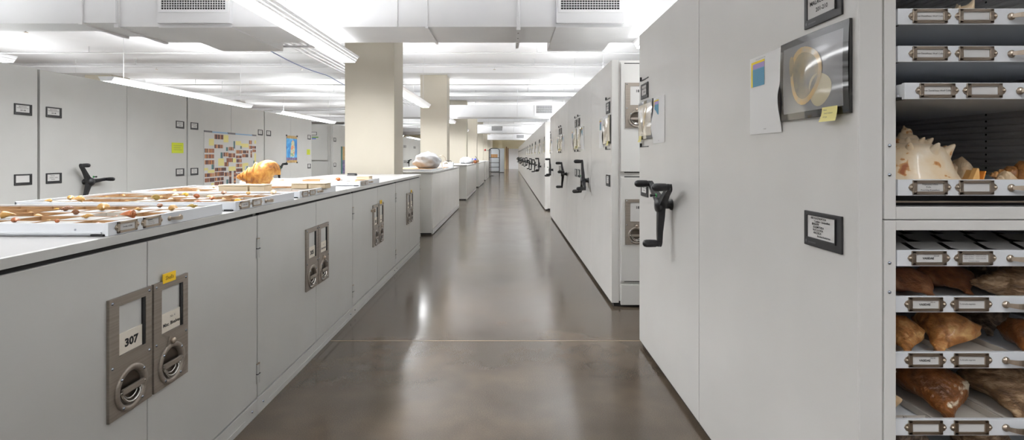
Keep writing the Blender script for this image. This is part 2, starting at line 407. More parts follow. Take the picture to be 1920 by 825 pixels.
def plate_card(text, kind):
    b = MB()
    b.box(0.038, 0.160, -0.0015, 0, 0.185, 0.345, 'cab')
    if kind == 'full':
        b.box(0.041, 0.157, -0.004, -0.0015, 0.188, 0.342, 'paper'); b.text(text, 0.108, 0.292, -0.0045, 0.030, 'ink', 0.03)
    elif kind == 'num':
        b.box(0.041, 0.157, -0.004, -0.0015, 0.188, 0.254, 'cream'); b.text(text, 0.098, 0.207, -0.0045, 0.034, 'ink', 0.045, 1.15)
    else:
        b.box(0.041, 0.157, -0.004, -0.0015, 0.188, 0.254, 'cream'); b.text(text, 0.099, 0.207, -0.0045, 0.017, 'ink', 0.03)
        b.text('No. 4', 0.105, 0.232, -0.0045, 0.012, 'greyink')
    return b
def add_lock(door, x, z, text, kind, lock):
    put('lock_plate', cached(('lock_plate', lock), lambda: plate_mesh(lock)), door, (x, 0, z))
    put('latch_ring', cached('latch_ring', ring_mesh), door, (x, 0, z))
    put('latch_bar', cached('latch_bar', bar_mesh), door, (x, 0, z))
    if lock: put('key_lock', cached('key_lock', lock_cyl_mesh), door, (x, 0, z))
    put('label_card', cached(('label_card', text, kind), lambda: plate_card(text, kind)), door, (x, 0, z))

def nickel_holder():    # centre origin
    b = MB(); w, h, t = 0.0425, 0.0175, 0.0035
    b.box(-w, w, -t, 0, h-0.006, h, 'nickel', 0.0008); b.box(-w, w, -t, 0, -h, -h+0.006, 'nickel', 0.0008)
    b.box(-w, -w+0.010, -t, 0, -h, h, 'nickel', 0.0008); b.box(w-0.010, w, -t, 0, -h, h, 'nickel', 0.0008)
    b.box(-w+0.008, w-0.008, -t-0.001, -t+0.001, h-0.0075, h-0.0045, 'nickel'); b.box(-w+0.008, w-0.008, -t-0.001, -t+0.001, -h+0.0045, -h+0.0075, 'nickel')
    for s in (-1, 1):
        pts = [(s*(w-0.002), -0.011), (s*(w+0.006), -0.007), (s*(w+0.010), 0), (s*(w+0.006), 0.007), (s*(w-0.002), 0.011)]
        b.prism(pts if s > 0 else pts[::-1], -0.002, 0, 'nickel')
        b.lathe([(0.0042, 0.002), (0.0036, 0.0042), (0.0016, 0.0055), (0, 0.0058)], (s*(w+0.004),0,0), (0,-1,0), 'nickel', 12)
    return b
def drawer_card(lines):
    b = MB(); b.box(-0.034, 0.034, -0.0012, 0, -0.0125, 0.0125, 'paper')
    for t, x, z, sz, bo in lines: b.text(t, x, z, -0.0018, sz, 'ink', bo)
    return b
def pull_mesh():
    b = MB()
    for s in (-1, 1):
        b.lathe([(0.009,0),(0.009,0.003),(0.004,0.006),(0,0.0065)], (s*0.030,0,0), (0,-1,0), 'nickel', 14)
    n = 13; vs = []
    for i in range(n):
        x = -0.032+0.064*i/(n-1); k = abs(x)/0.032
        y = -0.004-0.016*(1-k**2.5); h = 0.0045+0.003*(1-k)
        vs += [(x,y,-h),(x,y-0.003,-h),(x,y-0.003,h),(x,y,h)]
    fs = []
    for j in range(n-1):
        for i in range(4): fs.append((j*4+i, j*4+(i+1)%4, (j+1)*4+(i+1)%4, (j+1)*4+i))
    fs += [(0,1,2,3), (4*n-1,4*n-2,4*n-3,4*n-4)]
    b.add(vs, fs, 'nickel', False); return b
def tray_mesh(w, d, h=0.041):
    b = MB()
    b.box(0, w, 0, 0.010, 0.0, h, 'tray', 0.0012)
    b.box(0.002, 0.010, 0.008, d, 0.004, h-0.002, 'tray', 0.001); b.box(w-0.010, w-0.002, 0.008, d, 0.004, h-0.002, 'tray', 0.001)
    b.box(-0.003, 0.004, 0.02, d, 0.008, 0.013, 'tray'); b.box(w-0.004, w+0.003, 0.02, d, 0.008, 0.013, 'tray')
    b.box(0.002, w-0.002, d-0.008, d, 0.004, h, 'tray', 0.001)
    b.box(0.004, w-0.004, 0.008, d-0.004, 0.002, 0.006, 'tray')
    b.box(-0.004, 0.012, 0.012, 0.05, -0.0, 0.006, 'gasket_and_shade')
    for x in (0.0015, w-0.0015):
        b.cyl((x-0.001,0.10,0.020),(x+0.001,0.10,0.020),0.003,0.003,'screw',8)
    return b
def dress_tray(t, w, h, c1, c2):
    for x, c in ((0.078, c1), (0.192, c2)):
        put('label_holder', cached('nickel_holder', nickel_holder), t, (x, 0, h*0.52))
        put('label_card', cached(('drawer_card', tuple(c)), lambda: drawer_card(c)), t, (x, 0, h*0.52))
    put('pull_handle', cached('pull_handle', pull_mesh), t, (w/2, 0, h*0.5))

# ------------------------------------------------------------------ mobile shelving units
ULEN = 2.155
def side_panel(hw):
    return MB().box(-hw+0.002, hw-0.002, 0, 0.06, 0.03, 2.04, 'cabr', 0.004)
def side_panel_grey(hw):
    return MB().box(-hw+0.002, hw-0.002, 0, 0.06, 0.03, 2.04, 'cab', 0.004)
def unit(label, xface, ynear, side, length=ULEN, up=('',''), low=(None,None), crank=None, hollow=False, group=None, depth=2.6, hooks=True):
    """side 'R': faces -X ; side 'L': faces +X.  up/low given (near end, far end)"""
    yc = ynear+length/2
    rz = -PI/2 if side == 'R' else PI/2
    sg = -1 if side == 'R' else 1           # local x = sg*(Y-yc)
    u = thing('mobile_shelving_unit', label, 'shelving unit', (xface, yc, 0), rz, group)
    hw = length/4
    for s in (-1, 1):
        put('end_panel', cached(('end_panel', side, round(length,3)), lambda: (side_panel if side == 'R' else side_panel_grey)(hw)), u, (s*hw, 0, 0))
    H = length/2-0.004
    put('carriage', cached(('carriage', round(length,3), depth), lambda: MB().box(-H+0.01, H-0.01, 0.02, depth-0.02, 0, 0.045, 'dark')), u)
    def body():
        if hollow:       # near bay left open for two cabinets: world Y<+1.085, X<+0.73 from the corner
            b = MB().box(-H, 0.0, 0.06, depth, 0.045, 2.035, 'cabr')
            b.box(0.0, H, 0.795, depth, 0.045, 2.035, 'cabr')
            return b
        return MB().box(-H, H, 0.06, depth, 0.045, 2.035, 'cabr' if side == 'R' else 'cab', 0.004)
    put('cabinet_body', cached(('cabinet_body', round(length,3), depth, hollow, side), body), u)
    # holders: 0.06 from each edge
    for e, (upc, loc_) in enumerate(zip(up, low)):
        near = (e == 0)
        yy = (ynear+0.06) if near else (ynear+length-0.06-0.170)
        xa = sg*(yy-yc); xl = xa if sg > 0 else xa-0.170
        for z, c in ((1.607, upc), (0.987, loc_)):
            if c is None: continue
            hname = 'card_holder'
            h = put(hname, cached('card_holder', holder_mesh), u, (xl, 0, z))
            key = ('index_card', str(c))
            put('index_card', cached(key, lambda: card_mesh(c if not isinstance(c, str) else [])), h)
        if side == 'R' and hooks and not (near and hollow):
            def hook(): return MB().box(0, 0.17, -0.004, 0, 0, 0.006, 'frameblk').box(0.0 if near else 0.0, 0.008, -0.012, 0, 0, 0.026, 'frameblk')
            put('wire_hook', cached('wire_hook', hook), u, (xl, 0, 1.728)); put('wire_hook', cached('wire_hook', hook), u, (xl, 0, 1.30))
    if crank: add_crank(u, sg*(crank[0]-yc), crank[1], crank[2])
    return u
XR, XL = 0.862, -4.30
RX2 = 0.848
unit('nearest mobile shelving unit on the right, with open specimen cabinets in its end', XR, 1.287, 'R', 2.173, (MAL('201-210'), MAL('191-200')), (TAX, SML), (2.77, 0.985, 30), hollow=True)
unit('right-hand mobile shelving unit whose end doors are numbered 181 and 182', RX2, 4.32, 'R', ULEN, (MAL('181-190'), MAL('171-180')), (SML, TAX), (5.58, 0.985, 98))
unit('right-hand mobile shelving unit second in the closed block behind door 181', RX2, 4.32+ULEN, 'R', ULEN, (MAL('161-170'), MAL('151-160')), (SML, TAX), (7.68, 0.985, 10))
unit('right-hand mobile shelving unit third and last in the closed block behind door 181', RX2, 4.32+2*ULEN, 'R', ULEN, (MAL('141-150'), MAL('131-140')), (SML, TAX), (10.05, 0.985, 95))
for k in range(16):
    unit('mobile shelving unit in the long closed row at the far right of the aisle', 0.825, 12.0+k*ULEN, 'R', ULEN, (MAL('121-130'), MAL('111-120')), (SML, TAX), (12.0+k*ULEN+1.45, 0.985, (95, 10, 60, 35)[k % 4]), group='far right-hand shelving units', hooks=False)
LU = 2.205
unit('leftmost grey mobile shelving unit, cut by the left picture edge', XL, 4.79-LU, 'L', LU-0.022, (INV('159-170'), INV('147-158')), (SML, ''), (5.3-LU, 0.985, 5))
unit('grey mobile shelving unit on the left with a lime green note and a crank handle', XL, 4.79, 'L', LU-0.022, (INV('139-148'), INV('129-138')), (SML, SML), (5.29, 0.985, 5))
unit('grey mobile shelving unit on the left carrying the collage poster', XL, 4.79+LU, 'L', LU-0.022, (INV('119-128'), INV('109-118')), (SML, SML), None)
unit('grey mobile shelving unit on the left carrying the narrow blue poster', XL, 4.79+2*LU, 'L', LU-0.022, (INV('99-108'), INV('89-98')), (SML, SML), (9.63, 0.985, 35))
unit('grey mobile shelving unit past the gap on the left, behind the first pillar', XL, 12.75, 'L', LU, (INV('79-88'), INV('69-78')), (SML, SML), None)
for k in range(1, 12):
    unit('grey mobile shelving unit in the far left row, seen between the pillars', XL, 12.75+k*LU, 'L', LU, (INV('59-68'), INV('49-58')), (SML, SML), (13.3+k*LU, 0.985, 35), group='far left-hand shelving units')

# ------------------------------------------------------------------ open cabinets in the near unit (facing the camera)
CX, CY = 0.924, 1.287
def open_cab(z0, z1, br, tr, screws):
    b = MB(); W = 0.726; D = 1.078; m = 'cabr'
    b.box(0, 0.029, 0, 0.04, z0, z1, m, 0.002); b.box(0.660, W, 0, 0.04, z0, z1, m, 0.002)
    b.box(0.029, 0.660, 0, 0.04, z1-tr, z1, m, 0.002); b.box(0.029, 0.660, 0.0, 0.04, z0, z0+br, m, 0.002)
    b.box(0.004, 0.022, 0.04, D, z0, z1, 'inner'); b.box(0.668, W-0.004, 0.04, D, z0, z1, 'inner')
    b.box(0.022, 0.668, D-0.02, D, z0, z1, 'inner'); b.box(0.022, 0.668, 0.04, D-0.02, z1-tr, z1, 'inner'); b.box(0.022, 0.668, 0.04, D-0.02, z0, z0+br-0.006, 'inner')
    for x, z in screws:
        b.lathe([(0.0042, 0), (0.0038, 0.002), (0, 0.003)], (x, 0, z), (0,-1,0), 'screw', 10)
    return b
def ribs(z0, z1, right):
    b = MB(); z = z0+0.012
    while z < z1-0.012:
        if right:
            b.prism([(0.661, z), (0.668, z-0.005), (0.668, z+0.013), (0.661, z+0.009)], 0.05, 1.05, 'inner')
            b.cyl((0.6606, 0.45, z+0.0045), (0.662, 0.45, z+0.0045), 0.0035, 0.0035, 'dark', 8)
        else: b.prism([(0.022, z-0.005), (0.029, z), (0.029, z+0.009), (0.022, z+0.013)], 0.05, 1.05, 'inner')
        z += 0.022
    return b
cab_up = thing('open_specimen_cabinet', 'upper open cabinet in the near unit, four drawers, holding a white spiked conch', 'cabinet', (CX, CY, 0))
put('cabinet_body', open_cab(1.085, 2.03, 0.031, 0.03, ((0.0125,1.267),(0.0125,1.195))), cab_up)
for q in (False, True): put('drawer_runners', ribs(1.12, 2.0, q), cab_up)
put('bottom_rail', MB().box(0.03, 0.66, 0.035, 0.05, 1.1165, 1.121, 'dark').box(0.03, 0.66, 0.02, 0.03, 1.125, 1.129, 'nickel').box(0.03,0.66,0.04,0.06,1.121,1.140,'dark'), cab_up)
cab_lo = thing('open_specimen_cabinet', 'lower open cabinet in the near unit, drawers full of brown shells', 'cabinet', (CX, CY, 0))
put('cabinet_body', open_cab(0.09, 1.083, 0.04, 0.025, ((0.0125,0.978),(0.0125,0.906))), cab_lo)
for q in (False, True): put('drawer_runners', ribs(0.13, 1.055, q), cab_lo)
DW = 0.617; DX = 0.0335
WOLF = [('Joan David/Isaac Wolf Colln.', 0, -0.002, 0.0058, 0.0)]
VAS = [('VASIDAE', -0.002, -0.003, 0.0072, 0.03), ('002-00', 0.018, 0.0035, 0.0045, 0.0)]
TUR = [('Turbinella angulata', -0.010, -0.001, 0.0052, 0.0)]
CUBA = [('Neptunea inflata', 0, 0.0055, 0.0058, 0.0), ('Cuba', -0.004, -0.001, 0.0058, 0.0), ("Pres'd by Knowlton", 0, -0.0085, 0.0058, 0.0)]
LST = [('TURBINELLIDAE', -0.016, 0.0075, 0.0034, 0.02), ('Vasum muricatum', 0.014, 0.0075, 0.0034, 0.0), ('Vasum capitellum', -0.016, 0.0025, 0.0034, 0.0), ('Vasum ceramicum', 0.014, 0.0025, 0.0034, 0.0),
       ('Vasum tubiferum', -0.016, -0.0025, 0.0034, 0.0), ('Vasum turbinellus', 0.014, -0.0025, 0.0034, 0.0), ('Turbinella scolymus', -0.004, -0.0085, 0.0034, 0.0)]
for (zb, yo, parent, c1, c2) in ((1.565, 0.0, cab_up, WOLF, []), (1.473, 0.0, cab_up, WOLF, []), (1.379, -0.022, cab_up, WOLF, []), (1.1435, 0.0, cab_up, CUBA, []),
                                 (0.969, 0.003, cab_lo, VAS, LST), (0.852, 0.014, cab_lo, VAS, TUR), (0.7128, 0.014, cab_lo, VAS, TUR), (0.5456, 0.014, cab_lo, [], []), (0.385, 0.014, cab_lo, [], [])):
    d = put('drawer', cached('drawer', lambda: tray_mesh(DW, 0.98, 0.040)), parent, (DX, yo, zb))
    dress_tray(d, DW, 0.040, c1, c2)

# closed cabinets in the end of the second unit (doors 181 / 182)
def end_cabinet(label, x, y, z0, z1, num, plates=True, w=0.76, side=1):
    c = thing('storage_cabinet', label, 'cabinet', (x, y, 0))
    put('cabinet_frame', MB().box(0, 0.03*1, -0.02, 0.0, z0, z1, 'cabr'), c)
    d = put('door', MB().box(0.004, w, -0.024, -0.004, z0+0.012, z1-0.012, 'cabr', 0.002), c)
    if plates:
        k = bpy.data.objects.new('latch_anchor', None)
        bpy.data.objects.remove(k)
        add_lock(d, 0.034, (z0+z1)/2-0.075, num, 'full', True)
        for nm in d.children: nm.location.y = -0.024
    return c
def end_cab2(label, x, y, z0, z1, num):
    c = thing('storage_cabinet', label, 'cabinet', (x, y, 0))
    put('cabinet_frame', MB().box(0, 0.72, -0.012, -0.001, z0, z1, 'cabr').box(0.03, 0.66, -0.0135, -0.010, z1-0.016, z1-0.008, 'gasket_and_shade').box(0.03, 0.66, -0.0135, -0.010, z0+0.006, z0+0.014, 'gasket_and_shade'), c)
    d = put('door', MB().box(0.0, 0.70, -0.03, -0.012, z0+0.016, z1-0.018, 'cabr', 0.002), c)
    add_lock(d, 0.034, (z0+z1)/2-0.175 if z0 > 1 else (z0+z1)/2-0.09, num, 'full', True)
    for ch in d.children: ch.location.y = -0.03
    return c
up2 = end_cab2('upper cabinet with door 181 in the end of the second right-hand unit', 0.92, 4.324, 1.10, 2.02, '181')
lo2 = end_cab2('lower cabinet with door 182 in the end of the second right-hand unit', 0.92, 4.324, 0.20, 1.085, '182')
for ch in up2.children:
    for g in ch.children: g.location.z = 1.476
for ch in lo2.children:
    for g in ch.children: g.location.z = 0.52
put('kick_panel', MB().box(0.0, 0.70, -0.03, -0.002, 0.02, 0.188, 'cabr', 0.002), lo2)
# end doors of the far left block
def left_end(label, z0, z1):
    c = thing('storage_cabinet', label, 'cabinet', (-5.12, 12.752, 0))
    put('cabinet_frame', MB().box(-0.05, 0.76, -0.012, -0.001, z0, z1, 'cab'), c)
    d = put('door', MB().box(-0.04, 0.70, -0.03, -0.012, z0+0.015, z1-0.015, 'cab', 0.002), c)
    for z in (z0+0.18, z1-0.18):
        put('hinge', MB().cyl((0.71,-0.036,z-0.05),(0.71,-0.036,z+0.05),0.008,0.008,'cab',10).box(0.67,0.75,-0.034,-0.029,z-0.04,z+0.04,'cab'), d)
    put('card_slot', MB().box(0.27, 0.44, -0.036, -0.03, z0+(0.24 if z0 < 1 else 0.62), z0+(0.33 if z0 < 1 else 0.70), 'frameblk').box(0.28, 0.43, -0.038, -0.034, z0+(0.25 if z0 < 1 else 0.63), z0+(0.32 if z0 < 1 else 0.69), 'paper'), d)
    return c
left_end('upper grey cabinet door facing the aisle gap behind the blue poster unit', 1.14, 2.02)
left_end('lower grey cabinet door facing the aisle gap behind the blue poster unit', 0.10, 1.12)
tag(put('paper_strip', MB().box(0, 0.16, -0.001, 0, 0, 0.022, mat('green_strip', rgb(96,150,50), 0.6)), None, (-4.80, 12.720, 1.70)), 'green paper strip on the upper grey door past the gap', 'label')
tag(put('paper_strip', MB().box(0, 0.10, -0.001, 0, 0, 0.022, mat('blue_strip', rgb(50,90,190), 0.6)), None, (-4.80, 12.720, 1.665)), 'blue paper strip on the upper grey door past the gap', 'label')

# ------------------------------------------------------------------ things stuck on the units
def framed(kind):       # 0.33 x 0.238, origin lower left, faces -Y, thin glossy frame
    b = MB(); w, h, t = 0.33, 0.238, 0.008
    n = 12; vs = []     # slightly bowed sheet
    def bow(x, z): return -t-0.005*math.sin(PI*x/w)-0.003*math.sin(PI*z/h)
    nx, nz = 16, 12
    for j in range(nz+1):
        for i in range(nx+1):
            x, z = w*i/nx, h*j/nz; vs.append((x, bow(x, z), z))
    ff = []; fi = []
    for j in range(nz):
        for i in range(nx):
            q = (j*(nx+1)+i, j*(nx+1)+i+1, (j+1)*(nx+1)+i+1, (j+1)*(nx+1)+i)
            (fi if (1 <= i < nx-1 and 1 <= j < nz-1) else ff).append(q)
    b.add(vs, ff, 'gloss', True)
    b.add(vs, fi, 'glosspic' if kind == 0 else 'glosstan', True)
    b.box(0, w, -t, 0, 0, h, 'gloss')
    def blob(cx, cz, rx, rz_, m, rin=0.0, off=0.0006, seg=28, rot=0.0):
        v = []
        for i in range(seg):
            a = 2*PI*i/seg
            for k in (rin, 1.0):
                wob = 1+0.06*math.sin(3*a+1)
                x = rx*k*wob*math.cos(a); z = rz_*k*wob*math.sin(a)
                X = cx+x*math.cos(rot)-z*math.sin(rot); Z = cz+x*math.sin(rot)+z*math.cos(rot)
                v.append((X, bow(X, Z)-off, Z))
        b.add(v, [(2*i, 2*((i+1)%seg), 2*((i+1)%seg)+1, 2*i+1)[::-1] for i in range(seg)], m, True)
    if kind == 0:
        blob(0.215, 0.075, 0.05, 0.045, 'gcream', 0.02)
        blob(0.145, 0.125, 0.075, 0.078, 'gring', 0.02, 0.0008)
        blob(0.145, 0.125, 0.080, 0.083, 'gorange', 0.80, 0.0011)
        blob(0.075, 0.16, 0.014, 0.03, 'gring', 0.02, 0.0013)
    else:
        blob(0.18, 0.13, 0.022, 0.08, 'gorange', 0.02, 0.0008, rot=-0.5); blob(0.11, 0.11, 0.02, 0.07, 'gring', 0.02, 0.0008, rot=0.4)
    return b
def sheet(flip=1):          # letter sheet 0.216 x 0.268, lower left origin, curling at one edge, with a small chart
    b = MB(); w, h = 0.222, 0.268; nx, nz = 12, 12; vs = []
    def yy(x, z):
        k = x/w if flip > 0 else 1-x/w
        return -0.0015-0.016*(k**3)*math.exp(-((z-0.10)/0.07)**2)
    for j in range(nz+1):
        for i in range(nx+1):
            x, z = w*i/nx, h*j/nz; vs.append((x, yy(x, z), z))
    b.add(vs, [(j*(nx+1)+i, j*(nx+1)+i+1, (j+1)*(nx+1)+i+1, (j+1)*(nx+1)+i) for j in range(nz) for i in range(nx)], 'sheet', True)
    def chart(x0, x1, z0, z1, m, o): b.rect(x0, x1, z0, z1, -0.0024-o, m)
    chart(0.012, 0.108, 0.165, 0.252, 'chartyellow', 0); chart(0.024, 0.108, 0.165, 0.244, 'chartpurple', 0.0003); chart(0.024, 0.108, 0.165, 0.226, 'chartblue', 0.0006)
    for k in range(14): b.rect(0.026, 0.106, 0.1685+k*0.004, 0.1692+k*0.004, -0.0034, 'greyink')
    b.text('MALACOLOGY COLLECTION', 0.08, 0.256, -0.0026, 0.005, 'greyink'); b.text('revised', 0.11, 0.014, -0.0026, 0.006, 'greyink')
    return b
def note(lines=True):
    b = MB(); w = 0.066; hh = 0.039; n = 8; vs = []
    for j in range(n+1):
        z = hh*j/n; vs += [(0, -0.0165-0.010*(1-j/n)**2, z), (w, -0.0165-0.006*(1-j/n)**2, z)]
    b.add(vs, [(2*j, 2*j+1, 2*j+3, 2*j+2) for j in range(n)], 'yellow', True)
    b.text('Note', 0.016, 0.029, -0.0185, 0.007, 'greyink'); b.text('check location', 0.034, 0.020, -0.021, 0.0065, 'greyink'); b.text('of type', 0.026, 0.010, -0.025, 0.0065, 'greyink')
    return b
PK = [(XR, 1.287, 2.173, 'nearest right-hand unit'), (RX2, 4.32, ULEN, 'unit with door 181'), (RX2, 4.32+ULEN, ULEN, 'first unit behind the door 181 unit'), (RX2, 4.32+2*ULEN, ULEN, 'second unit behind the door 181 unit')]
for k in range(6): PK.append((0.825, 12.0+k*ULEN, ULEN, None))
for i, (xf, yn, ln, nm) in enumerate(PK):
    for near in (True, False):
        y_hi = yn+0.354 if near else yn+ln-0.016      # right-hand rot: lower-left corner sits at larger Y
        y_sh = y_hi+0.222 if near else y_hi-0.33
        kind = 0 if (i == 0 and near) else 1
        fr = put('framed_print', cached(('framed_print', kind), lambda: framed(kind)), None, (xf-0.0005, y_hi, 1.350), -PI/2)
        sh = put('paper_sheet', cached(('paper_sheet', near), lambda: sheet(1 if near else -1)), None, (xf-0.0005, y_sh+0.003 if near else y_sh-0.003, 1.318), -PI/2)
        st = put('sticky_note', cached('sticky_note', note), None, (xf-0.0005, yn+0.124 if near else yn+ln-0.06, 1.333), -PI/2)
        e = 'near' if near else 'far'
        if nm:
            tag(fr, ('glossy black-framed round shell print, near end of the %s' if kind == 0 else 'framed pale shell print, '+e+' end of the %s') % nm, 'framed print')
            tag(sh, ('white chart sheet, '+e+' end of the %s') % nm, 'paper')
            tag(st, ('yellow sticky note, '+e+' end of the %s') % nm, 'sticky note')
        else:
            tag(fr, 'small far framed print on the long right-hand row down the aisle', 'framed print', 'framed prints on the far right row')
            tag(sh, 'small far white sheet on the long right-hand row down the aisle', 'paper', 'paper sheets on the far right row')
            tag(st, 'tiny far yellow note on the long right-hand row down the aisle', 'sticky note', 'sticky notes on the far right row')
# left notes and posters
def lime(w, h):
    b = MB().box(0, w, -0.0015, 0, 0, h, 'lime')
    for k in range(3): b.rect(w*0.15, w*(0.85-0.1*(k % 2)), h*(0.3+0.2*k), h*(0.33+0.2*k), -0.002, 'greyink')
    return b
tag(put('paper_note', lime(0.24, 0.135), None, (XL+0.0005, 6.66, 1.285), PI/2), 'larger lime green note on the left unit, nearer to the camera', 'note')
tag(put('paper_note', lime(0.18, 0.115), None, (XL+0.0005, 11.11, 1.280), PI/2), 'smaller lime green note beyond the blue poster', 'note')
def collage():
    b = MB(); w, h = 1.52, 0.86; r = random.Random(3)
    b.box(0, w, -0.004, 0, 0, h, 'paper')
    b.box(0, w, -0.006, 0, h-0.018, h, mat('tape_blue', rgb(130,170,205), 0.6)); b.box(0, 0.2, -0.007, 0, h-0.018, h+0.006, 'printgrey'); b.box(0.62, 0.84, -0.007, 0, h-0.022, h+0.004, 'printgrey'); b.box(1.38, w, -0.007, 0, h-0.018, h+0.004, 'printgrey')
    S = 862.0
    def X(p): return (p-62)/(785-62)*w
    def Z(p): return h-(p-60)/(840-60)*(h+0.03)
    strips = [(185,298,95,155),(185,295,225,272),(68,182,280,332),(68,182,352,402),(68,185,425,478),(300,368,325,378),(368,440,250,298),(368,460,335,392),(470,560,290,338),(562,660,292,334),(470,555,365,402),(562,655,345,390),
              (340,425,400,455),(478,555,415,462),(308,368,455,510),(470,560,480,525),(190,335,525,568),(470,568,545,592),(470,560,612,650),(70,185,590,635),(188,305,580,632),(310,368,590,640),(70,185,650,700),(188,303,650,692),(185,300,705,755),
              (70,182,745,788),(375,408,575,788),(440,468,575,788),(668,712,145,200),(668,712,222,268),(715,780,225,262),(720,780,275,315),(690,715,290,395),(715,778,515,560),(185,300,765,790),(560,640,640,690),(600,700,720,760),(640,760,600,640)]
    for (a, c, t, u) in strips:
        n = max(3, int((c-a)/11)); vert = (u-t) > (c-a)*1.5
        for k in range(n if not vert else 8):
            q = BR[r.randrange(7)]
            if vert: b.rect(X(a), X(c), Z(t+(u-t)*(k+1)/8), Z(t+(u-t)*k/8), -0.0048, q)
            else: b.rect(X(a+(c-a)*k/n), X(a+(c-a)*(k+1)/n), Z(u), Z(t), -0.0048, q)
    for (a, c, t, u) in [(118,178,155,240),(300,365,95,190),(465,545,165,222),(540,660,195,248),(232,305,405,500),(425,470,405,462),(368,465,515,572),(565,600,475,590),(600,655,470,512),(752,782,140,190),(752,780,330,500),(62,108,522,552),(105,185,550,585),(145,180,715,740)]:
        b.rect(X(a), X(c), Z(u), Z(t), -0.0053, 'yellow')
    for (a, c, t, u) in [(333,362,255,305),(262,292,325,400),(435,458,168,270),(532,556,232,270),(150,182,480,540),(738,755,440,500),(338,368,685,780),(628,650,520,560)]:
        b.rect(X(a), X((a+c)/2), Z(u), Z(t), -0.0056, 'teal'); b.rect(X((a+c)/2), X(c), Z(u), Z(t), -0.0056, 'printgrey')
    return b
tag(put('collage_poster', collage(), None, (XL+0.0005, 7.36, 0.745), PI/2), 'large collage poster of brown shell photos and yellow notes', 'poster')
def blueposter():
    b = MB(); w, h = 0.50, 0.53
    b.box(0, w, -0.004, 0, 0, h, 'posterblue')
    b.rect(0, w, h-0.055, h, -0.0046, 'postergold'); b.rect(0, w, 0.0, 0.05, -0.0046, 'postergold'); b.rect(0, w, 0.05, 0.10, -0.0046, 'posterdeep')
    pts = [(0.17,0.12),(0.36,0.12),(0.39,0.26),(0.36,0.42),(0.29,0.45),(0.22,0.40),(0.19,0.26)]
    b.add([(x,-0.0048,z) for x, z in pts], [tuple(range(7))], 'posterfig')
    for x in (0.0, w):
        for z in (0.0, h): b.box(x-0.02, x+0.02, -0.012, 0, z-0.014, z+0.014, 'black', 0.003)
    return b
tag(put('blue_poster', blueposter(), None, (XL+0.0005, 10.09, 1.12), PI/2), 'narrow blue poster held by black corner magnets', 'poster')
tag(put('side_poster', MB().box(0, 0.6, -0.004, 0, 0, 0.7, 'postergold').rect(0, 0.6, 0, 0.35, -0.0045, 'posterdeep').rect(0, 0.12, 0, 0.7, -0.005, 'teal').rect(0.42, 0.6, 0.1, 0.6, -0.005, 'posterblue'), None, (XL+0.0005, 13.36, 0.80), PI/2), 'multicoloured poster on the unit half hidden by the first pillar', 'poster')

# ------------------------------------------------------------------ low counter cabinets on the left
CF = -1.207; CW = 1.525
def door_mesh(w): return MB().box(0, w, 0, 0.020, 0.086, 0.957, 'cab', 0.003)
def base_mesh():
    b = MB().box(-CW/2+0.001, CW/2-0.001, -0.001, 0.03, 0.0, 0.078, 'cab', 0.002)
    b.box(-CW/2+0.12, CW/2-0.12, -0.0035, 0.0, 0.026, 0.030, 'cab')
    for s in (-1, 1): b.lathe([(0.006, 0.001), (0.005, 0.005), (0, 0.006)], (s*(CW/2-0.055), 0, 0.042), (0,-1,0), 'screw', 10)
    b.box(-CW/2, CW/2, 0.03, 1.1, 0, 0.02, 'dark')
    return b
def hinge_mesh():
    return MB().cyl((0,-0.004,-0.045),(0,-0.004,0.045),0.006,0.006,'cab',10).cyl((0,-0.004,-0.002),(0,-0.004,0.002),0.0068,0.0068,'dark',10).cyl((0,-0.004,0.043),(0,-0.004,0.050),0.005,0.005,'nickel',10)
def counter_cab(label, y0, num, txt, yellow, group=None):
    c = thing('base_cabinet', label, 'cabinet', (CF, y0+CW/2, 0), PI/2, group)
    put('cabinet_body', cached('counter_body', lambda: MB().box(-CW/2+0.001, CW/2-0.001, 0.024, 1.15, 0.02, 0.972, 'cab').box(-CW/2+0.03, CW/2-0.03, 0.008, 0.03, 0.957, 0.973, 'gasket_and_shade').box(-0.004,0.004,0.012,0.026,0.08,0.96,'gasket_and_shade')), c)  # the long black strip paints the shadow line under the worktop lip
    put('base_rail', cached('base_rail', base_mesh), c)
    w = CW/2-0.006
    dl = put('door', cached('counter_door', lambda: door_mesh(w)), c, (-CW/2+0.004, 0, 0))
    dr = put('door', cached('counter_door', lambda: door_mesh(w)), c, (0.002, 0, 0))
    for z in (0.20, 0.80):
        put('hinge', cached('hinge', hinge_mesh), dl, (0.004, 0, z)); put('hinge', cached('hinge', hinge_mesh), dr, (w-0.004, 0, z))
    add_lock(dl, w-0.176, 0.437, num, 'num', False)
    add_lock(dr, 0.017, 0.437, txt, 'txt', True)
    if yellow:
        def t():
            b = MB().box(0, 0.07, -0.010, -0.007, -0.008, 0.026, 'tag', 0.0015); b.text('Shells', 0.035, 0.003, -0.0105, 0.020, 'ink'); return b
        tg = put('paper_tag', cached('paper_tag', t), None, (CF, y0+CW/2+0.002+0.017+0.045, 0.806), PI/2)
        tag(tg, {'307': 'large yellow tag above the lock plates of the nearest counter cabinet', '303': 'yellow tag above the lock plates of the third counter cabinet', '301': 'small yellow tag above the lock plates of the farthest counter cabinet'}[num], 'tag')
    return c
CY0 = 0.982
counter_cab('unseen counter cabinet added outside the left picture edge to block light from the floor', CY0-CW, '309', 'Gastropoda', False)  # unseen cabinet, added so the counter run keeps lamp light off the floor
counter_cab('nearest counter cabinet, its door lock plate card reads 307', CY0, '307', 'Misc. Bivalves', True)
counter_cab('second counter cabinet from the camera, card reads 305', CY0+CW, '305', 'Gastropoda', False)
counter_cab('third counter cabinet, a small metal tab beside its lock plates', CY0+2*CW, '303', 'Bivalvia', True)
counter_cab('fourth counter cabinet, last before the first pillar', CY0+3*CW, '301', 'Bivalvia', True)
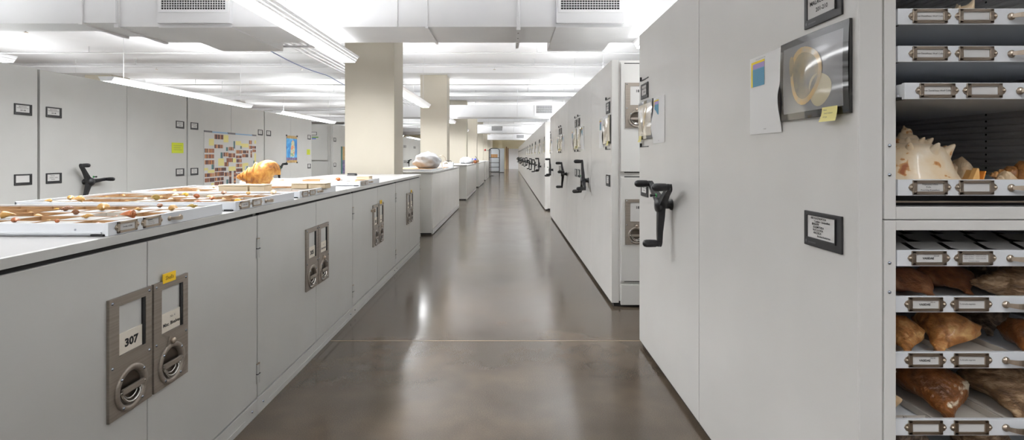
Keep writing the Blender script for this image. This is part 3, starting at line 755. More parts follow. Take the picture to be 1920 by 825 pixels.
tag(put('metal_tab', MB().box(0, 0.06, -0.02, 0, 0, 0.02, 'nickel', 0.002).box(0.045, 0.06, -0.03, 0, -0.006, 0.026, 'nickel', 0.002), None, (CF+0.0005, 4.56, 0.755), PI/2), 'small metal tab left of the lock plates on the third counter cabinet', 'bracket')
E0, E1 = CY0-CW-0.01, CY0+4*CW+0.01
wt = thing('worktop', 'long white worktop over the four nearest counter cabinets', 'worktop', (CF, (E0+E1)/2, 0), PI/2)
hl = (E1-E0)/2
put('top_surface', MB().box(-hl, hl, -0.006, 1.16, 0.9745, 1.000, 'top', 0.003), wt)
put('front_lip', MB().box(-hl, hl, -0.012, -0.0062, 0.9725, 0.9995, 'cab', 0.0015), wt)

# farther low cabinets
def low_cab(label, y0, w, group):
    c = thing('low_cabinet', label, 'cabinet', (CF, y0+w/2, 0), PI/2, group)
    def body():
        b = MB().box(-w/2+0.002, w/2-0.002, 0.022, 1.15, 0.03, 0.968, 'cab', 0.003); b.box(-w/2+0.01, w/2-0.01, 0.03, 1.1, 0, 0.03, 'dark'); return b
    put('cabinet_body', cached(('low_body', round(w,3)), body), c)
    put('base_rail', cached(('low_base', round(w,3)), lambda: MB().box(-w/2+0.002, w/2-0.002, 0.0, 0.021, 0.012, 0.085, 'cab', 0.002)), c)
    for s in (0, 1):
        put('front_panel', cached(('low_panel', round(w,3)), lambda: MB().box(0.003, w/2-0.003, 0.0, 0.021, 0.092, 0.962, 'cabr', 0.003)), c, (-w/2+s*w/2, 0, 0))
    return c
def low_top(label, y0, y1):
    t = thing('worktop', label, 'worktop', (CF, (y0+y1)/2, 0), PI/2)
    put('top_surface', MB().box(-(y1-y0)/2, (y1-y0)/2, -0.008, 1.16, 0.97, 1.0, 'top', 0.004), t)
    return t
for k, nm in enumerate(('first', 'middle', 'last')):
    low_cab('plain low cabinet between first and second pillars, %s of three' % nm, 8.27+k*1.46, 1.46, None)
low_top('white worktop on the low cabinets between the first and second pillars', 8.25, 12.67)
for k in range(3): low_cab('plain low cabinet in the counter run past the second pillar', 14.92+k*1.44, 1.44, 'low cabinets past the second pillar')
low_top('white worktop on the low cabinets past the second pillar', 14.9, 19.25)
for y0 in (21.0, 27.1):
    for k in range(3): low_cab('distant plain low cabinet in the last counter runs', y0+k*1.44, 1.44, 'distant low cabinets')
low_top('white worktop on the counter run past the third pillar', 20.98, 25.34)
low_top('white worktop on the most distant counter run', 27.08, 31.44)

# ------------------------------------------------------------------ shells
def shell_mb(contour, turns=4.5, grow=1.75, seg=36, knobs=0, kamp=0.0, kpos=0.25, kw=0.12, size=0.1, m='sh_brown', lipm='sh_lip', ridge=0.0, rfreq=30, jit=0.0, seed=0, spire=0.0):
    """spiral shell of one generating curve; apex at +Z, canal tip at -Z; size = overall length"""
    r_ = random.Random(seed); nu = len(contour)
    # resample the contour smoothly
    P = [Vector((c[0], c[1], 0)) for c in contour]; pts = []
    sub = 4
    for i in range(nu-1):
        p0, p1, p2, p3 = P[max(i-1,0)], P[i], P[i+1], P[min(i+2,nu-1)]
        for k in range(sub):
            t = k/sub
            pts.append(0.5*((2*p1)+(p2-p0)*t+(2*p0-5*p1+4*p2-p3)*t*t+(3*p1-p0-3*p2+p3)*t**3))
    pts.append(P[-1])
    n = len(pts); T = int(turns*seg); vs = []
    for j in range(T+1):
        th = 2*PI*j/seg; s = grow**((j-T)/seg)
        for i, p in enumerate(pts):
            u = i/(n-1); rr = max(p.x, 0.0); zz = p.y
            if knobs:
                k = max(0.0, math.cos(th*knobs))**3*math.exp(-((u-kpos)/kw)**2)*kamp
                rr *= 1+k; zz += 0.5*k*rr
            if ridge: rr *= 1+ridge*math.sin(u*rfreq)
            if jit: rr *= 1+jit*(r_.random()-0.5)
            vs.append((s*rr*math.cos(th), s*rr*math.sin(th), s*(zz)))
    fs = [(j*n+i, j*n+i+1, (j+1)*n+i+1, (j+1)*n+i) for j in range(T) for i in range(n-1)]
    zmin = min(v[2] for v in vs); zmax = max(v[2] for v in vs); k = size/(zmax-zmin); zc = (zmin+zmax)/2
    vs = [(x*k, y*k, (z-zc)*k) for x, y, z in vs]
    b = MB(); b.add(vs, fs, m, True); b.phi = 2*PI*T/seg
    # aperture: close the last edge with a thick lip
    e = [Vector(vs[T*n+i]) for i in range(n)]
    ax = [Vector((0, 0, p.z)) for p in e]
    q = []
    for i in range(n): q += [tuple(e[i]), tuple(e[i]*0.25+ax[i]*0.75)]
    b.add(q, [(2*i, 2*i+1, 2*i+3, 2*i+2) for i in range(n-1)], lipm, True)
    return b
WHELK = [(0.46, -0.50), (0.72, -0.60), (0.86, -0.78), (0.82, -1.02), (0.60, -1.38), (0.36, -1.72), (0.20, -2.05), (0.13, -2.35), (0.0, -2.40)]
CHANK = [(0.55, -0.50), (0.90, -0.56), (1.10, -0.78), (1.06, -1.08), (0.84, -1.46), (0.54, -1.84), (0.36, -2.16), (0.26, -2.46), (0.19, -2.72), (0.0, -2.78)]
FAT = [(0.52, -0.46), (0.86, -0.56), (1.04, -0.76), (1.00, -1.02), (0.76, -1.40), (0.46, -1.74), (0.26, -2.0), (0.16, -2.2), (0.0, -2.25)]
BROAD = [(0.52, -0.34), (0.86, -0.46), (1.04, -0.66), (1.00, -0.90), (0.82, -1.12), (0.5, -1.26), (0.2, -1.32), (0.0, -1.33)]
TRITON = [(0.34, -0.88), (0.47, -0.93), (0.56, -1.08), (0.58, -1.28), (0.50, -1.52), (0.34, -1.75), (0.18, -1.95), (0.0, -2.0)]
CONE = [(0.5, -0.30), (0.74, -0.38), (0.76, -0.6), (0.62, -1.0), (0.42, -1.4), (0.2, -1.72), (0.0, -1.8)]
SPINDLE = [(0.30, -0.86), (0.43, -0.96), (0.50, -1.15), (0.47, -1.45), (0.36, -1.8), (0.22, -2.15), (0.12, -2.45), (0.0, -2.5)]
def place_shell(name, label, cat, b, loc, axis, spin=None, rest=None, group=None, sq=None, ap=None):
    """axis: direction the apex points to; rest: z that the lowest vertex touches"""
    q = Vector((0,0,1)).rotation_difference(Vector(axis).normalized())
    d = q.inverted() @ Vector(ap or Vector(axis).cross(Vector((0, 0, 1)))); spin = math.atan2(d.y, d.x)-getattr(b, 'phi', 0.0)      # turn the aperture towards ap
    mx = q.to_matrix().to_4x4() @ Matrix.Rotation(spin, 4, 'Z')
    b.xform(mx)
    if sq: b.xform(Matrix.Diagonal((sq[0], sq[1], sq[2], 1)))
    zmin = min(v[2] for v in b.v)
    x, y, z = loc
    if rest is not None: z = rest-zmin+0.0005
    o = put(name, b, None, (x, y, z)); tag(o, label, cat, group); return o
SP = {}
T4, TL1, TL2, TL3, TL4, TL5, TD1 = 1.150, 0.9755, 0.8585, 0.7193, 0.5521, 0.3915, 1.5715
# the white spiked conch and its neighbours (fourth drawer of the upper cabinet)
def conch():
    # broad spired shell standing on its aperture, spiral crown of pointed knobs, flared orange lip on the right
    b = MB(); seg = 72; prof = [(0.0,0.172),(0.012,0.166),(0.020,0.150),(0.034,0.140),(0.052,0.132),(0.072,0.124),(0.092,0.112),(0.106,0.094),(0.114,0.072),(0.124,0.046),(0.138,0.022),(0.148,0.006),(0.150,0.0)]
    pp = []
    for i in range(len(prof)-1):
        for k in range(4):
            t = k/4; pp.append((prof[i][0]*(1-t)+prof[i+1][0]*t, prof[i][1]*(1-t)+prof[i+1][1]*t))
    pp.append(prof[-1]); n = len(pp); vs = []
    for j in range(seg):
        th = 2*PI*j/seg
        for r, z in pp:
            sp = 0.0035*math.sin(th-2*PI*math.log(max(r, 0.008)/0.12)/math.log(1.9)) if 0.01 < r < 0.11 else 0.0
            wob = 1+0.03*math.sin(2*th+0.6)+0.012*math.sin(5*th)*(r/0.15)
            vs.append((r*wob*math.cos(th), r*wob*0.92*math.sin(th), z+sp))
    b.add(vs, [(j*n+i, ((j+1) % seg)*n+i, ((j+1) % seg)*n+i+1, j*n+i+1) for j in range(seg) for i in range(n-1)], 'sh_white', True)
    def knob(th, r, z, h, w, tilt):
        c = Vector((r*math.cos(th), r*0.92*math.sin(th), z)); d = Vector((math.cos(th)*tilt, math.sin(th)*tilt, 1)).normalized()
        b.lathe([(w*1.5, -w*0.9), (w*1.15, -w*0.1), (w*0.75, h*0.35), (w*0.45, h*0.75), (w*0.22, h*0.95), (0, h)], c, d, 'sh_white', 14)
    for k in range(13):
        r = 0.105*1.9**(-k*40/360.0); z = 0.098+0.052*(1-r/0.105)
        knob(R(0-40*k), r, z, 0.030*(0.5+0.5*r/0.105), 0.015*(0.45+0.55*r/0.105), 0.9)
    knob(R(180), 0.004, 0.158, 0.020, 0.008, 0.15)
    # flared lip
    out = [(0.095,0.0),(0.13,0.004),(0.152,0.018),(0.163,0.040),(0.171,0.058),(0.176,0.057),(0.178,0.030),(0.176,0.0)]
    b.prism(out, -0.052, -0.036, 'sh_lip'); b.prism([(x*1.02+0.004, z*0.9) for x, z in out], -0.035, -0.006, 'sh_lip')
    b.prism([(0.176,0.0),(0.181,0.02),(0.190,0.050),(0.186,0.050),(0.178,0.022),(0.172,0.0)], -0.060, -0.020, M['sh_orlip'])
    return b
M['sh_orlip'] = mat('deep_orange_lip', rgb(226,150,66), 0.35, coat=0.3)
tag(put('conch_shell', conch().xform(Matrix.Diagonal((0.93, 0.93, 1.0, 1.0))), None, (1.124, 1.48, T4+0.0005)), 'large cream conch with tall spikes in the upper open cabinet', 'shell')
b = shell_mb(FAT, 4, 1.8, 28, 8, 0.12, 0.3, 0.1, 0.12, 'sh_cream', 'sh_cream')
place_shell('whelk_shell', 'cream knobbed shell second right of the spiked conch', 'shell', b, (1.345, 1.54, 0), (-1, 0.1, 0.3), 0, T4)
b = shell_mb(FAT, 4, 1.8, 28, 10, 0.14, 0.3, 0.1, 0.07, 'sh_cream', 'sh_cream', jit=0.08)
place_shell('whelk_shell', 'small rough cream shell at the drawer front near the handle', 'shell', b, (1.345, 1.40, 0), (-1, 0.2, 0.1), 30, T4)
b = shell_mb(TRITON, 5, 1.6, 28, 9, 0.07, 0.35, 0.15, 0.16, 'sh_orange', 'sh_orange', ridge=0.03)
place_shell('triton_shell', 'rust brown ridged shell at the right edge of the upper cabinet', 'shell', b, (1.44, 1.46, 0), (-1, 0.3, 0.05), 0, T4)
b = shell_mb(TRITON, 5, 1.6, 24, 9, 0.05, 0.35, 0.15, 0.14, 'sh_cream', 'sh_cream', jit=0.04)
place_shell('triton_shell', 'pale crusted shell in front of the rust brown ridged shell', 'shell', b, (1.44, 1.37, 0), (-1, -0.1, 0.0), 0, T4, sq=(1,0.7,0.7))
tag(put('specimen_bowl', MB().lathe([(0.0,0),(0.05,0),(0.075,0.02),(0.08,0.055),(0.076,0.055),(0.07,0.022),(0.0,0.006)], (1.34,1.85,T4+0.0005), (0,0,1), mat('dark_bowl', rgb(120,104,94), 0.5), 28)), 'dark round bowl behind the spiked conch', 'bowl')
b = shell_mb(FAT, 4, 1.8, 28, 6, 0.5, 0.3, 0.09, 0.13, 'sh_cream', 'sh_cream')
place_shell('spiked_shell', 'small pale shell peeking over the top drawer', 'shell', b, (1.30, 1.50, 0), (-0.7, 0, 0.55), 10, TD1)
# lower cabinet, second drawer
b = shell_mb(CHANK, 4.5, 1.8, 48, 7, 0.07, 0.3, 0.12, 0.17, 'sh_brown', 'sh_brown')
place_shell('whelk_shell', 'reddish brown shell at the left end of the second lower drawer', 'shell', b, (1.095, 1.42, 0), (0.05, 0.95, 0.16), rest=TL2, sq=(1.05,1,0.72))
b = shell_mb(CHANK, 4.5, 1.8, 48, 7, 0.07, 0.3, 0.12, 0.19, 'sh_brown', 'sh_brown')
place_shell('whelk_shell', 'large brown shell second from left in the second lower drawer', 'shell', b, (1.235, 1.47, 0), (0.22, 0.95, 0.16), rest=TL2, sq=(1.1,1,0.66))
b = shell_mb(SPINDLE, 5.5, 1.5, 48, 0, 0, size=0.30, m='sh_striated', lipm='sh_cream', ridge=0.018, rfreq=70)
place_shell('spindle_shell', 'long tan spindle shell pointing left in the second lower drawer', 'shell', b, (1.385, 1.395, 0), (-1, 0.05, 0.02), rest=TL2, sq=(1,0.9,0.9))
b = shell_mb(SPINDLE, 5.5, 1.5, 40, 8, 0.08, 0.35, 0.14, 0.27, 'sh_dark', 'sh_dark', ridge=0.02)
place_shell('spindle_shell', 'dark spindle shell behind the long tan one in the second lower drawer', 'shell', b, (1.42, 1.56, 0), (-1, 0.05, 0.12), rest=TL2, sq=(1,1,1))
tag(put('paper_label', MB().box(0, 0.13, 0, 0.10, 0, 0.0006, 'paper'), None, (1.18, 1.318, TL2+0.0002), 0.0), 'white slip lying under the tan spindle shell', 'label')
# third drawer
b = shell_mb(CHANK, 4.2, 1.8, 48, 7, 0.10, 0.3, 0.12, 0.19, 'sh_orange', 'sh_orange')
place_shell('whelk_shell', 'orange brown shell at the left end of the third lower drawer', 'shell', b, (1.055, 1.42, 0), (0.4, 0.85, 0.25), rest=TL3, sq=(0.85,0.9,0.72))
b = shell_mb(CHANK, 4.2, 1.8, 56, 7, 0.13, 0.3, 0.12, 0.215, 'sh_orange', 'sh_orange', jit=0.006)
place_shell('whelk_shell', 'large lumpy orange shell second from left in the third lower drawer', 'shell', b, (1.175, 1.43, 0), (0.62, 0.62, 0.42), rest=TL3, sq=(1,0.9,0.70))
b = shell_mb(CHANK, 4.2, 1.8, 48, 8, 0.13, 0.3, 0.12, 0.22, 'sh_dark', 'sh_dark', jit=0.025)
place_shell('whelk_shell', 'dark grey crusted shell third from left in the third lower drawer', 'shell', b, (1.41, 1.57, 0), (0.5, 0.8, 0.25), rest=TL3, sq=(0.85,0.9,0.66))
b = shell_mb(CHANK, 4.2, 1.8, 48, 7, 0.15, 0.3, 0.12, 0.19, 'sh_patch', 'sh_gold', jit=0.02)
place_shell('whelk_shell', 'brown and white shell at the right edge of the third lower drawer', 'shell', b, (1.375, 1.4, 0), (0.6, 0.65, 0.3), rest=TL3, sq=(0.8,0.8,0.72))
def open_box(w, d, h, m='card', t=0.0015):
    b = MB().box(0, w, 0, d, 0, t, m)
    b.box(0, w, 0, t, t, h, m).box(0, w, d-t, d, t, h, m).box(0, t, t, d-t, t, h, m).box(w-t, w, t, d-t, t, h, m)
    return b
tag(put('specimen_box', open_box(0.15, 0.26, 0.016), None, (1.15, 1.325, TL3+0.0002)), 'white card box under the lumpy orange shell', 'box')
# fourth drawer
tag(put('specimen_box', open_box(0.178, 0.30, 0.018), None, (1.085, 1.322, TL4+0.0002)), 'large white card box under the brown shell in the fourth lower drawer', 'box')
tag(put('specimen_box', open_box(0.19, 0.30, 0.018), None, (1.270, 1.322, TL4+0.0002)), 'large white card box at the right of the fourth lower drawer', 'box')
tag(put('specimen_box', open_box(0.055, 0.035, 0.016), None, (0.968, 1.322, TL4+0.0002)), 'tiny white card box at the left front corner of the fourth lower drawer', 'box')
tag(put('specimen_box', open_box(0.055, 0.035, 0.016), None, (1.026, 1.322, TL4+0.0002)), 'tiny white card box second from the left front of the fourth lower drawer', 'box')
b = shell_mb(CHANK, 4.2, 1.8, 56, 7, 0.09, 0.3, 0.12, 0.245, 'sh_patch', 'sh_brown', ridge=0.010, rfreq=110)
place_shell('whelk_shell', 'big dark brown whelk with a white worn patch in the fourth lower drawer', 'shell', b, (1.155, 1.43, 0), (0.35, 0.85, 0.34), rest=TL4+0.002, sq=(0.95,1,0.74))
b = shell_mb(CHANK, 4.2, 1.8, 56, 7, 0.07, 0.3, 0.12, 0.245, 'sh_striated', 'sh_brown', ridge=0.010, rfreq=110)
place_shell('whelk_shell', 'big grey brown striped whelk right of the worn one in the fourth lower drawer', 'shell', b, (1.355, 1.44, 0), (0.42, 0.85, 0.34), rest=TL4+0.002, sq=(1.05,1,0.74))
b = shell_mb(FAT, 3.5, 1.8, 24, 6, 0.10, 0.3, 0.12, 0.07, 'sh_cream', 'sh_cream')
place_shell('whelk_shell', 'small beige shell at the left of the fourth lower drawer', 'shell', b, (1.008, 1.40, 0), (0.2, 0.3, 0.9), rest=TL4)
b = shell_mb(WHELK, 4.2, 1.85, 28, 7, 0.10, 0.3, 0.12, 0.2, 'sh_dark', 'sh_dark')
place_shell('whelk_shell', 'dark shell behind the small beige one in the fourth lower drawer', 'shell', b, (1.04, 1.64, 0), (-0.6, 0.5, 0.3), rest=TL4, sq=(0.8,0.8,0.8))
for x, lb, m_ in ((1.13, 'dark shell at the left of the bottom drawer', 'sh_dark'), (1.36, 'dark shell at the right of the bottom drawer', 'sh_striated')):
    b = shell_mb(FAT, 4.2, 1.8, 28, 8, 0.12, 0.3, 0.12, 0.2, m_, m_)
    place_shell('whelk_shell', lb, 'shell', b, (x, 1.48, 0), (-0.6, 0.3, 0.3), 0, TL5)
# first lower drawer: small dark boxes with white slips
def dark_box(w, d):
    b = open_box(w, d, 0.022, mat('black_card', rgb(48,46,46), 0.7) if 'black_card' not in M else M['black_card'])
    return b
M['black_card'] = mat('black_card', rgb(50,48,48), 0.7)
k = 0
for j in range(4):
    for i in range(6):
        x = 0.969+i*0.0975; y = 1.315+j*0.145
        key = ('slip_box',)
        def sb():
            q = open_box(0.092, 0.135, 0.024, M['black_card']); return q
        root = tag(put('specimen_box', cached(('specimen_box', 'dark'), sb), None, (x, y, TL1+0.0002)), 'small black card box in the top drawer of the lower cabinet', 'box', 'black card boxes in the first lower drawer')
        def slip():
            return MB().add([(0.006,0.03,0.012),(0.086,0.03,0.012),(0.086,0.10,0.034),(0.006,0.10,0.034),(0.006,0.031,0.0112),(0.086,0.031,0.0112),(0.086,0.101,0.0332),(0.006,0.101,0.0332)], [(0,1,2,3),(7,6,5,4),(0,4,5,1),(2,6,7,3),(0,3,7,4),(1,5,6,2)], 'paper')
        s_ = put('label_card', cached('slip', slip), root); s_.rotation_euler = (0, 0, 0)

# ------------------------------------------------------------------ trays on the counter
TRW, TRD = 0.625, 0.975
def ctray(label, y0, xo=0.0, c1=(), c2=()):
    t = thing('drawer_tray', label, 'tray', (CF+0.004+xo, y0, 1.0005), PI/2)
    put('tray_body', cached('tray_body', lambda: tray_mesh(TRW, TRD)), t)
    dress_tray(t, TRW, 0.041, list(c1), list(c2)); return t
CON = [('Conidae (CON)', 0, -0.002, 0.0062, 0.02)]
MUR = [('MURICIDAE', -0.010, 0.005, 0.0045, 0.02), ('Murex brevifrons', -0.006, -0.001, 0.0042, 0.0), ('Chicoreus florifer', -0.004, -0.007, 0.0042, 0.0)]
TY = (1.568, 2.300, 3.006, 4.222)
ctray('nearest open white tray on the counter, full of small shells in boxes', TY[0], 0, CON, MUR)
ctray('second open white tray on the counter, with tan and yellow shells', TY[1], 0, CON, MUR)
ctray('third open white tray on the counter, carrying the big golden triton', TY[2], 0, CON, MUR)
ctray('fourth open white tray on the counter, nearest the pillar and mostly empty', TY[3], 0, CON, MUR)
tinyS = {}
def tiny(kind, m):
    key = ('tiny_shell', kind, m)
    def f():
        con = (FAT, TRITON, CONE)[kind]
        b = shell_mb(con, 3.5, 1.75, 14, 0, 0, size=1.0, m=m, lipm=m)
        b.xform(Matrix.Rotation(R(90), 4, 'X'))
        zmin = min(v[2] for v in b.v); b.xform(Matrix.Translation((0,0,-zmin)))
        return b
    return cached(key, f)
TM = ['sh_tan', 'sh_yel', 'sh_rust', 'sh_olive', 'sh_cream', 'sh_tan', 'sh_rust', 'sh_brown']
def kbox(w, d, h, km='kraft'):
    b = MB(); t = 0.0016
    b.box(0, w, 0, d, 0, t, 'slip')
    b.box(0, w, 0, t, t, h, km).box(0, w, d-t, d, t, h, km).box(0, t, t, d-t, t, h, km).box(w-t, w, t, d-t, t, h, km)
    return b
def tslip(w, d):
    return MB().box(0.004, w-0.004, 0.003, d-0.003, 0.0235, 0.0241, 'slip').box(0.015, w-0.03, d*0.3, d*0.34, 0.0241, 0.0243, 'greyink')
r2 = random.Random(21)
NM = ('nearest', 'second', 'third', 'fourth')
for ti, (ya, nx, nz, boxes) in enumerate(((TY[0], 5, 7, 1.0), (TY[1], 5, 7, 1.0), (TY[2], 4, 6, 0.8), (TY[3], 4, 6, 0.45))):
    bw = (TRW-0.03)/nx; bd = (TRD-0.03)/nz
    for i in range(nx):
        for j in range(nz):
            if r2.random() > boxes: continue
            x = CF-0.016-(j+1)*bd+0.002; y = ya+0.014+i*bw
            z = 1.0070
            km = 'kraft' if r2.random() < 0.75 else 'card'; kn = 'brown' if km == 'kraft' else 'white'
            bx = put('specimen_box', cached(('kraft_box', nx, nz, km), lambda: kbox(bd-0.004, bw-0.004, 0.026, km)), None, (x, y, z))
            tag(bx, 'small %s card box lying in the %s counter tray' % (kn, NM[ti]), 'box', '%s card boxes in the %s counter tray' % (kn, NM[ti]))
            full = r2.random() < 0.38
            if full:
                put('label_card', cached(('kraft_slip', nx, nz), lambda: tslip(bd-0.004, bw-0.004)), bx)
            if ti < 2 or r2.random() < 0.55:
                sz = r2.uniform(0.028, 0.052); kd = r2.randrange(3); m_ = TM[r2.randrange(8)]
                o = put('small_shell', tiny(kd, m_), None, (x+bd*0.5, y+bw*0.55, z+(0.0248 if full else 0.0026)), r2.uniform(0, 6.28))
                s = min(sz, 0.07); o.scale = (s, s, s*0.85)
                cn = {'sh_tan':'tan','sh_yel':'yellow','sh_rust':'rust coloured','sh_olive':'olive','sh_cream':'cream','sh_brown':'brown'}[m_]
                tag(o, 'small %s shell in a box in the %s counter tray' % (cn, NM[ti]), 'shell', '%s shells in the %s counter tray' % (cn, NM[ti]))
# wooden blocks and the golden triton on the third tray
def wbox(w, d, h): return MB().box(0, w, 0, d, 0, h*0.8, 'wood', 0.002).box(-0.002, w+0.002, -0.002, d+0.002, h*0.8+0.001, h, 'wood', 0.002)
TZ = 1.034
tag(put('wooden_box', wbox(0.17, 0.10, 0.042), None, (-1.69, 3.04, TZ)), 'pale wooden box on the third tray, in front of the golden triton, left one', 'box')
tag(put('wooden_box', wbox(0.085, 0.10, 0.042), None, (-1.51, 3.04, TZ)), 'short pale wooden box on the third tray, just left of the labels', 'box')
tag(put('wooden_box', wbox(0.10, 0.10, 0.034), None, (-1.40, 3.36, TZ)), 'pale wooden box at the front right of the third tray, left of a pair', 'box')
tag(put('wooden_box', wbox(0.11, 0.10, 0.034), None, (-1.29, 3.36, TZ)), 'pale wooden box at the front right of the third tray, right of a pair', 'box')
tag(put('wooden_box', wbox(0.11, 0.12, 0.03), None, (-1.36, 4.66, TZ)), 'pale wooden box on the fourth tray', 'box')
GOLD = [(0.38, -0.79), (0.47, -0.76), (0.545, -0.80), (0.50, -0.88), (0.56, -0.98), (0.61, -1.14), (0.60, -1.32), (0.50, -1.50), (0.36, -1.58), (0.16, -1.63), (0.0, -1.64)]
b = shell_mb(GOLD, 6, 1.5, 60, 0, 0, size=0.262, m='sh_gold', lipm='sh_orange', ridge=0.006, rfreq=40)
place_shell('triton_shell', 'big golden triton shell lying on the third counter tray', 'shell', b, (-1.60, 3.34, 0), (-1, -0.25, -0.05), 30, TZ+0.001, sq=(1,1,1.0), ap=(0.1, 0.45, 0.9))
tag(put('stapler', MB().box(0, 0.12, 0, 0.035, 0, 0.008, 'black', 0.003).box(0.0, 0.115, 0.005, 0.03, 0.012, 0.030, 'black', 0.006).box(0.09, 0.12, 0.008, 0.027, 0.004, 0.022, 'black', 0.003), None, (-2.03, 6.55, 1.0005)), 'small black stapler lying at the pillar end of the counter', 'stapler')

# ------------------------------------------------------------------ things on the farther counters
def crumple(w, d, h, seed, m='film'):
    bm = bmesh.new(); bmesh.ops.create_icosphere(bm, subdivisions=4, radius=1.0)
    from mathutils import noise
    for v in bm.verts:
        n = noise.noise(v.co*2.1+Vector((seed, 0, 0)))*0.22+noise.noise(v.co*5+Vector((0, seed, 0)))*0.10
        c = v.co*(1+n)
        v.co = (c.x*w/2, c.y*d/2, max(0.0, (c.z+0.75)*h/1.75))
    return MB().addbm(bm, m, True)
tag(put('wrapped_microscope', crumple(0.46, 0.40, 0.27, 3.1), None, (-1.42, 9.0, 1.0405)), 'instrument wrapped in crumpled clear plastic by the second pillar', 'wrapped instrument')
t = thing('specimen_tray', 'flat white tray under the plastic-wrapped instrument', 'tray', (-1.24, 8.4, 1.0005), PI/2)
put('tray_body', MB().box(0, 1.3, 0, 0.95, 0, 0.006, 'tray').box(0,1.3,0,0.01,0.006,0.038,'tray').box(0,1.3,0.94,0.95,0.006,0.038,'tray').box(0,0.01,0.01,0.94,0.006,0.038,'tray').box(1.29,1.3,0.01,0.94,0.006,0.038,'tray').box(0.012,1.288,0.012,0.938,0.030,0.036,'kraft'), t)
lamp = thing('desk_lamp', 'cream desk lamp with bent neck beside the wrapped instrument', 'lamp', (-1.30, 9.9, 1.0005))
put('lamp_base', MB().lathe([(0.0,0),(0.07,0),(0.07,0.02),(0.045,0.05),(0.03,0.12),(0.0,0.13)], (0,0,0), (0,0,1), 'cream', 24), lamp)
put('lamp_neck', MB().tube([(0,0,0.12),(-0.02,0,0.2),(-0.01,0,0.25),(0.04,0,0.26),(0.09,0,0.22),(0.10,0,0.15)], 0.008, 'nickel'), lamp)
put('lamp_shade', MB().lathe([(0.0,0.0),(0.02,0.0),(0.04,0.05),(0.037,0.05),(0.016,0.004)], (0.10,0,0.15), (0.1,0,-1), 'cream', 20), lamp)
case = thing('carrying_case', 'small white case with a dark handle on the counter by the second pillar', 'case', (-1.28, 11.0, 1.0005))
put('case_body', MB().box(-0.11, 0.11, -0.08, 0.08, 0, 0.12, 'tray', 0.01), case)
put('handle', MB().tube([(-0.06,0,0.12),(-0.06,0,0.148),(-0.05,0,0.155),(0.05,0,0.155),(0.06,0,0.148),(0.06,0,0.12)], 0.006, 'black'), case)
t = thing('specimen_tray', 'flat tray of tan specimens on the counter in front of the white case', 'tray', (-1.22, 10.1, 1.0005), PI/2)
put('tray_body', MB().box(0, 0.62, 0, 0.6, 0, 0.02, 'tray', 0.002).box(0.02, 0.60, 0.02, 0.58, 0.0195, 0.026, 'kraft'), t)
tag(put('plastic_bag', crumple(0.42, 0.5, 0.22, 9.4), None, (-1.42, 17.3, 1.0005)), 'white domed plastic bag on the counter past the second pillar', 'bag')
for i, (x, y) in enumerate(((-1.30, 18.3), (-1.20, 18.6))):
    j = thing('specimen_jar', ('left' if i == 0 else 'right')+' brown jar with a blue cap on the counter past the second pillar', 'jar', (x, y, 1.0005))
    put('jar_body', MB().lathe([(0,0),(0.05,0),(0.052,0.01),(0.052,0.10),(0.035,0.12),(0.0,0.12)], (0,0,0), (0,0,1), 'amber', 20), j)
    put('cap', MB().lathe([(0.042,0.118),(0.042,0.17),(0.0,0.172)], (0,0,0), (0,0,1), 'bluecap', 20), j)
tag(put('cardboard_box', MB().box(-0.2,0.2,-0.15,0.15,0,0.09,'kraft',0.004).box(-0.2,0.2,-0.004,0.004,0.09,0.0905,'paper'), None, (-1.45, 21.4, 1.0005)), 'low brown cardboard box on the distant counter', 'box')
st = thing('desk_stand', 'dark slanted document stand on the distant counter', 'stand', (-1.30, 24.5, 1.0005))
put('stand_plate', MB().add([(-0.12,0,0.01),(-0.10,0.0,0.01),(-0.28,0.0,0.26),(-0.30,0,0.26),(-0.12,0.2,0.01),(-0.10,0.2,0.01),(-0.28,0.2,0.26),(-0.30,0.2,0.26)], [(0,1,2,3),(7,6,5,4),(0,4,5,1),(1,5,6,2),(2,6,7,3),(3,7,4,0)], 'black'), st)
put('stand_base', MB().box(-0.3,0,0,0.2,0,0.012,'black',0.003), st)
# trolley, pole and tall cabinet at the far end
cart = thing('utility_cart', 'black wheeled cart with shelves at the far end of the counters', 'cart', (-1.02, 36.2, 0))
for x in (-0.35, 0.35):
    for y in (-0.4, 0.4):
        put('post', MB().cyl((x,y,0.10),(x,y,1.72),0.022,0.022,'black',10), cart)
        put('wheel', MB().cyl((x-0.02,y,0.05),(x+0.02,y,0.05),0.05,0.05,'black',14), cart)
for z in (0.2, 0.5, 0.8, 1.15): put('shelf', MB().box(-0.36,0.36,-0.41,0.41,z,z+0.03,'black',0.004), cart)
put('top_frame', MB().tube([(-0.35,-0.4,1.72),(-0.2,-0.4,1.8),(0.2,-0.4,1.8),(0.35,-0.4,1.72)], 0.022, 'black').tube([(-0.35,0.4,1.72),(-0.2,0.4,1.8),(0.2,0.4,1.8),(0.35,0.4,1.72)], 0.022, 'black'), cart)
tag(put('cardboard_box', MB().box(-0.22,0.22,-0.2,0.2,0,0.22,'kraft',0.004).box(-0.22,0.22,-0.005,0.005,0.22,0.2205,'paper'), None, (-1.02, 36.2, 1.1805)), 'brown box on the top shelf of the black cart', 'box')
pole = thing('pole_stand', 'black pole stand with a red arm tip beside the cart', 'stand', (-1.18, 33.6, 0))
put('pole', MB().cyl((0,0,0.03),(0,0,1.68),0.022,0.022,'black',10), pole)
put('foot', MB().lathe([(0,0),(0.2,0),(0.2,0.02),(0.05,0.04),(0,0.04)], (0,0,0), (0,0,1), 'black', 20), pole)
put('arm', MB().cyl((0,0,1.64),(-0.36,0,1.64),0.012,0.012,'black',8), pole)
put('arm_tip', MB().lathe([(0,0),(0.03,0),(0.07,0.08),(0.05,0.12),(0,0.13)], (-0.36,0,1.60), (0,0,1), 'red', 14), pole)
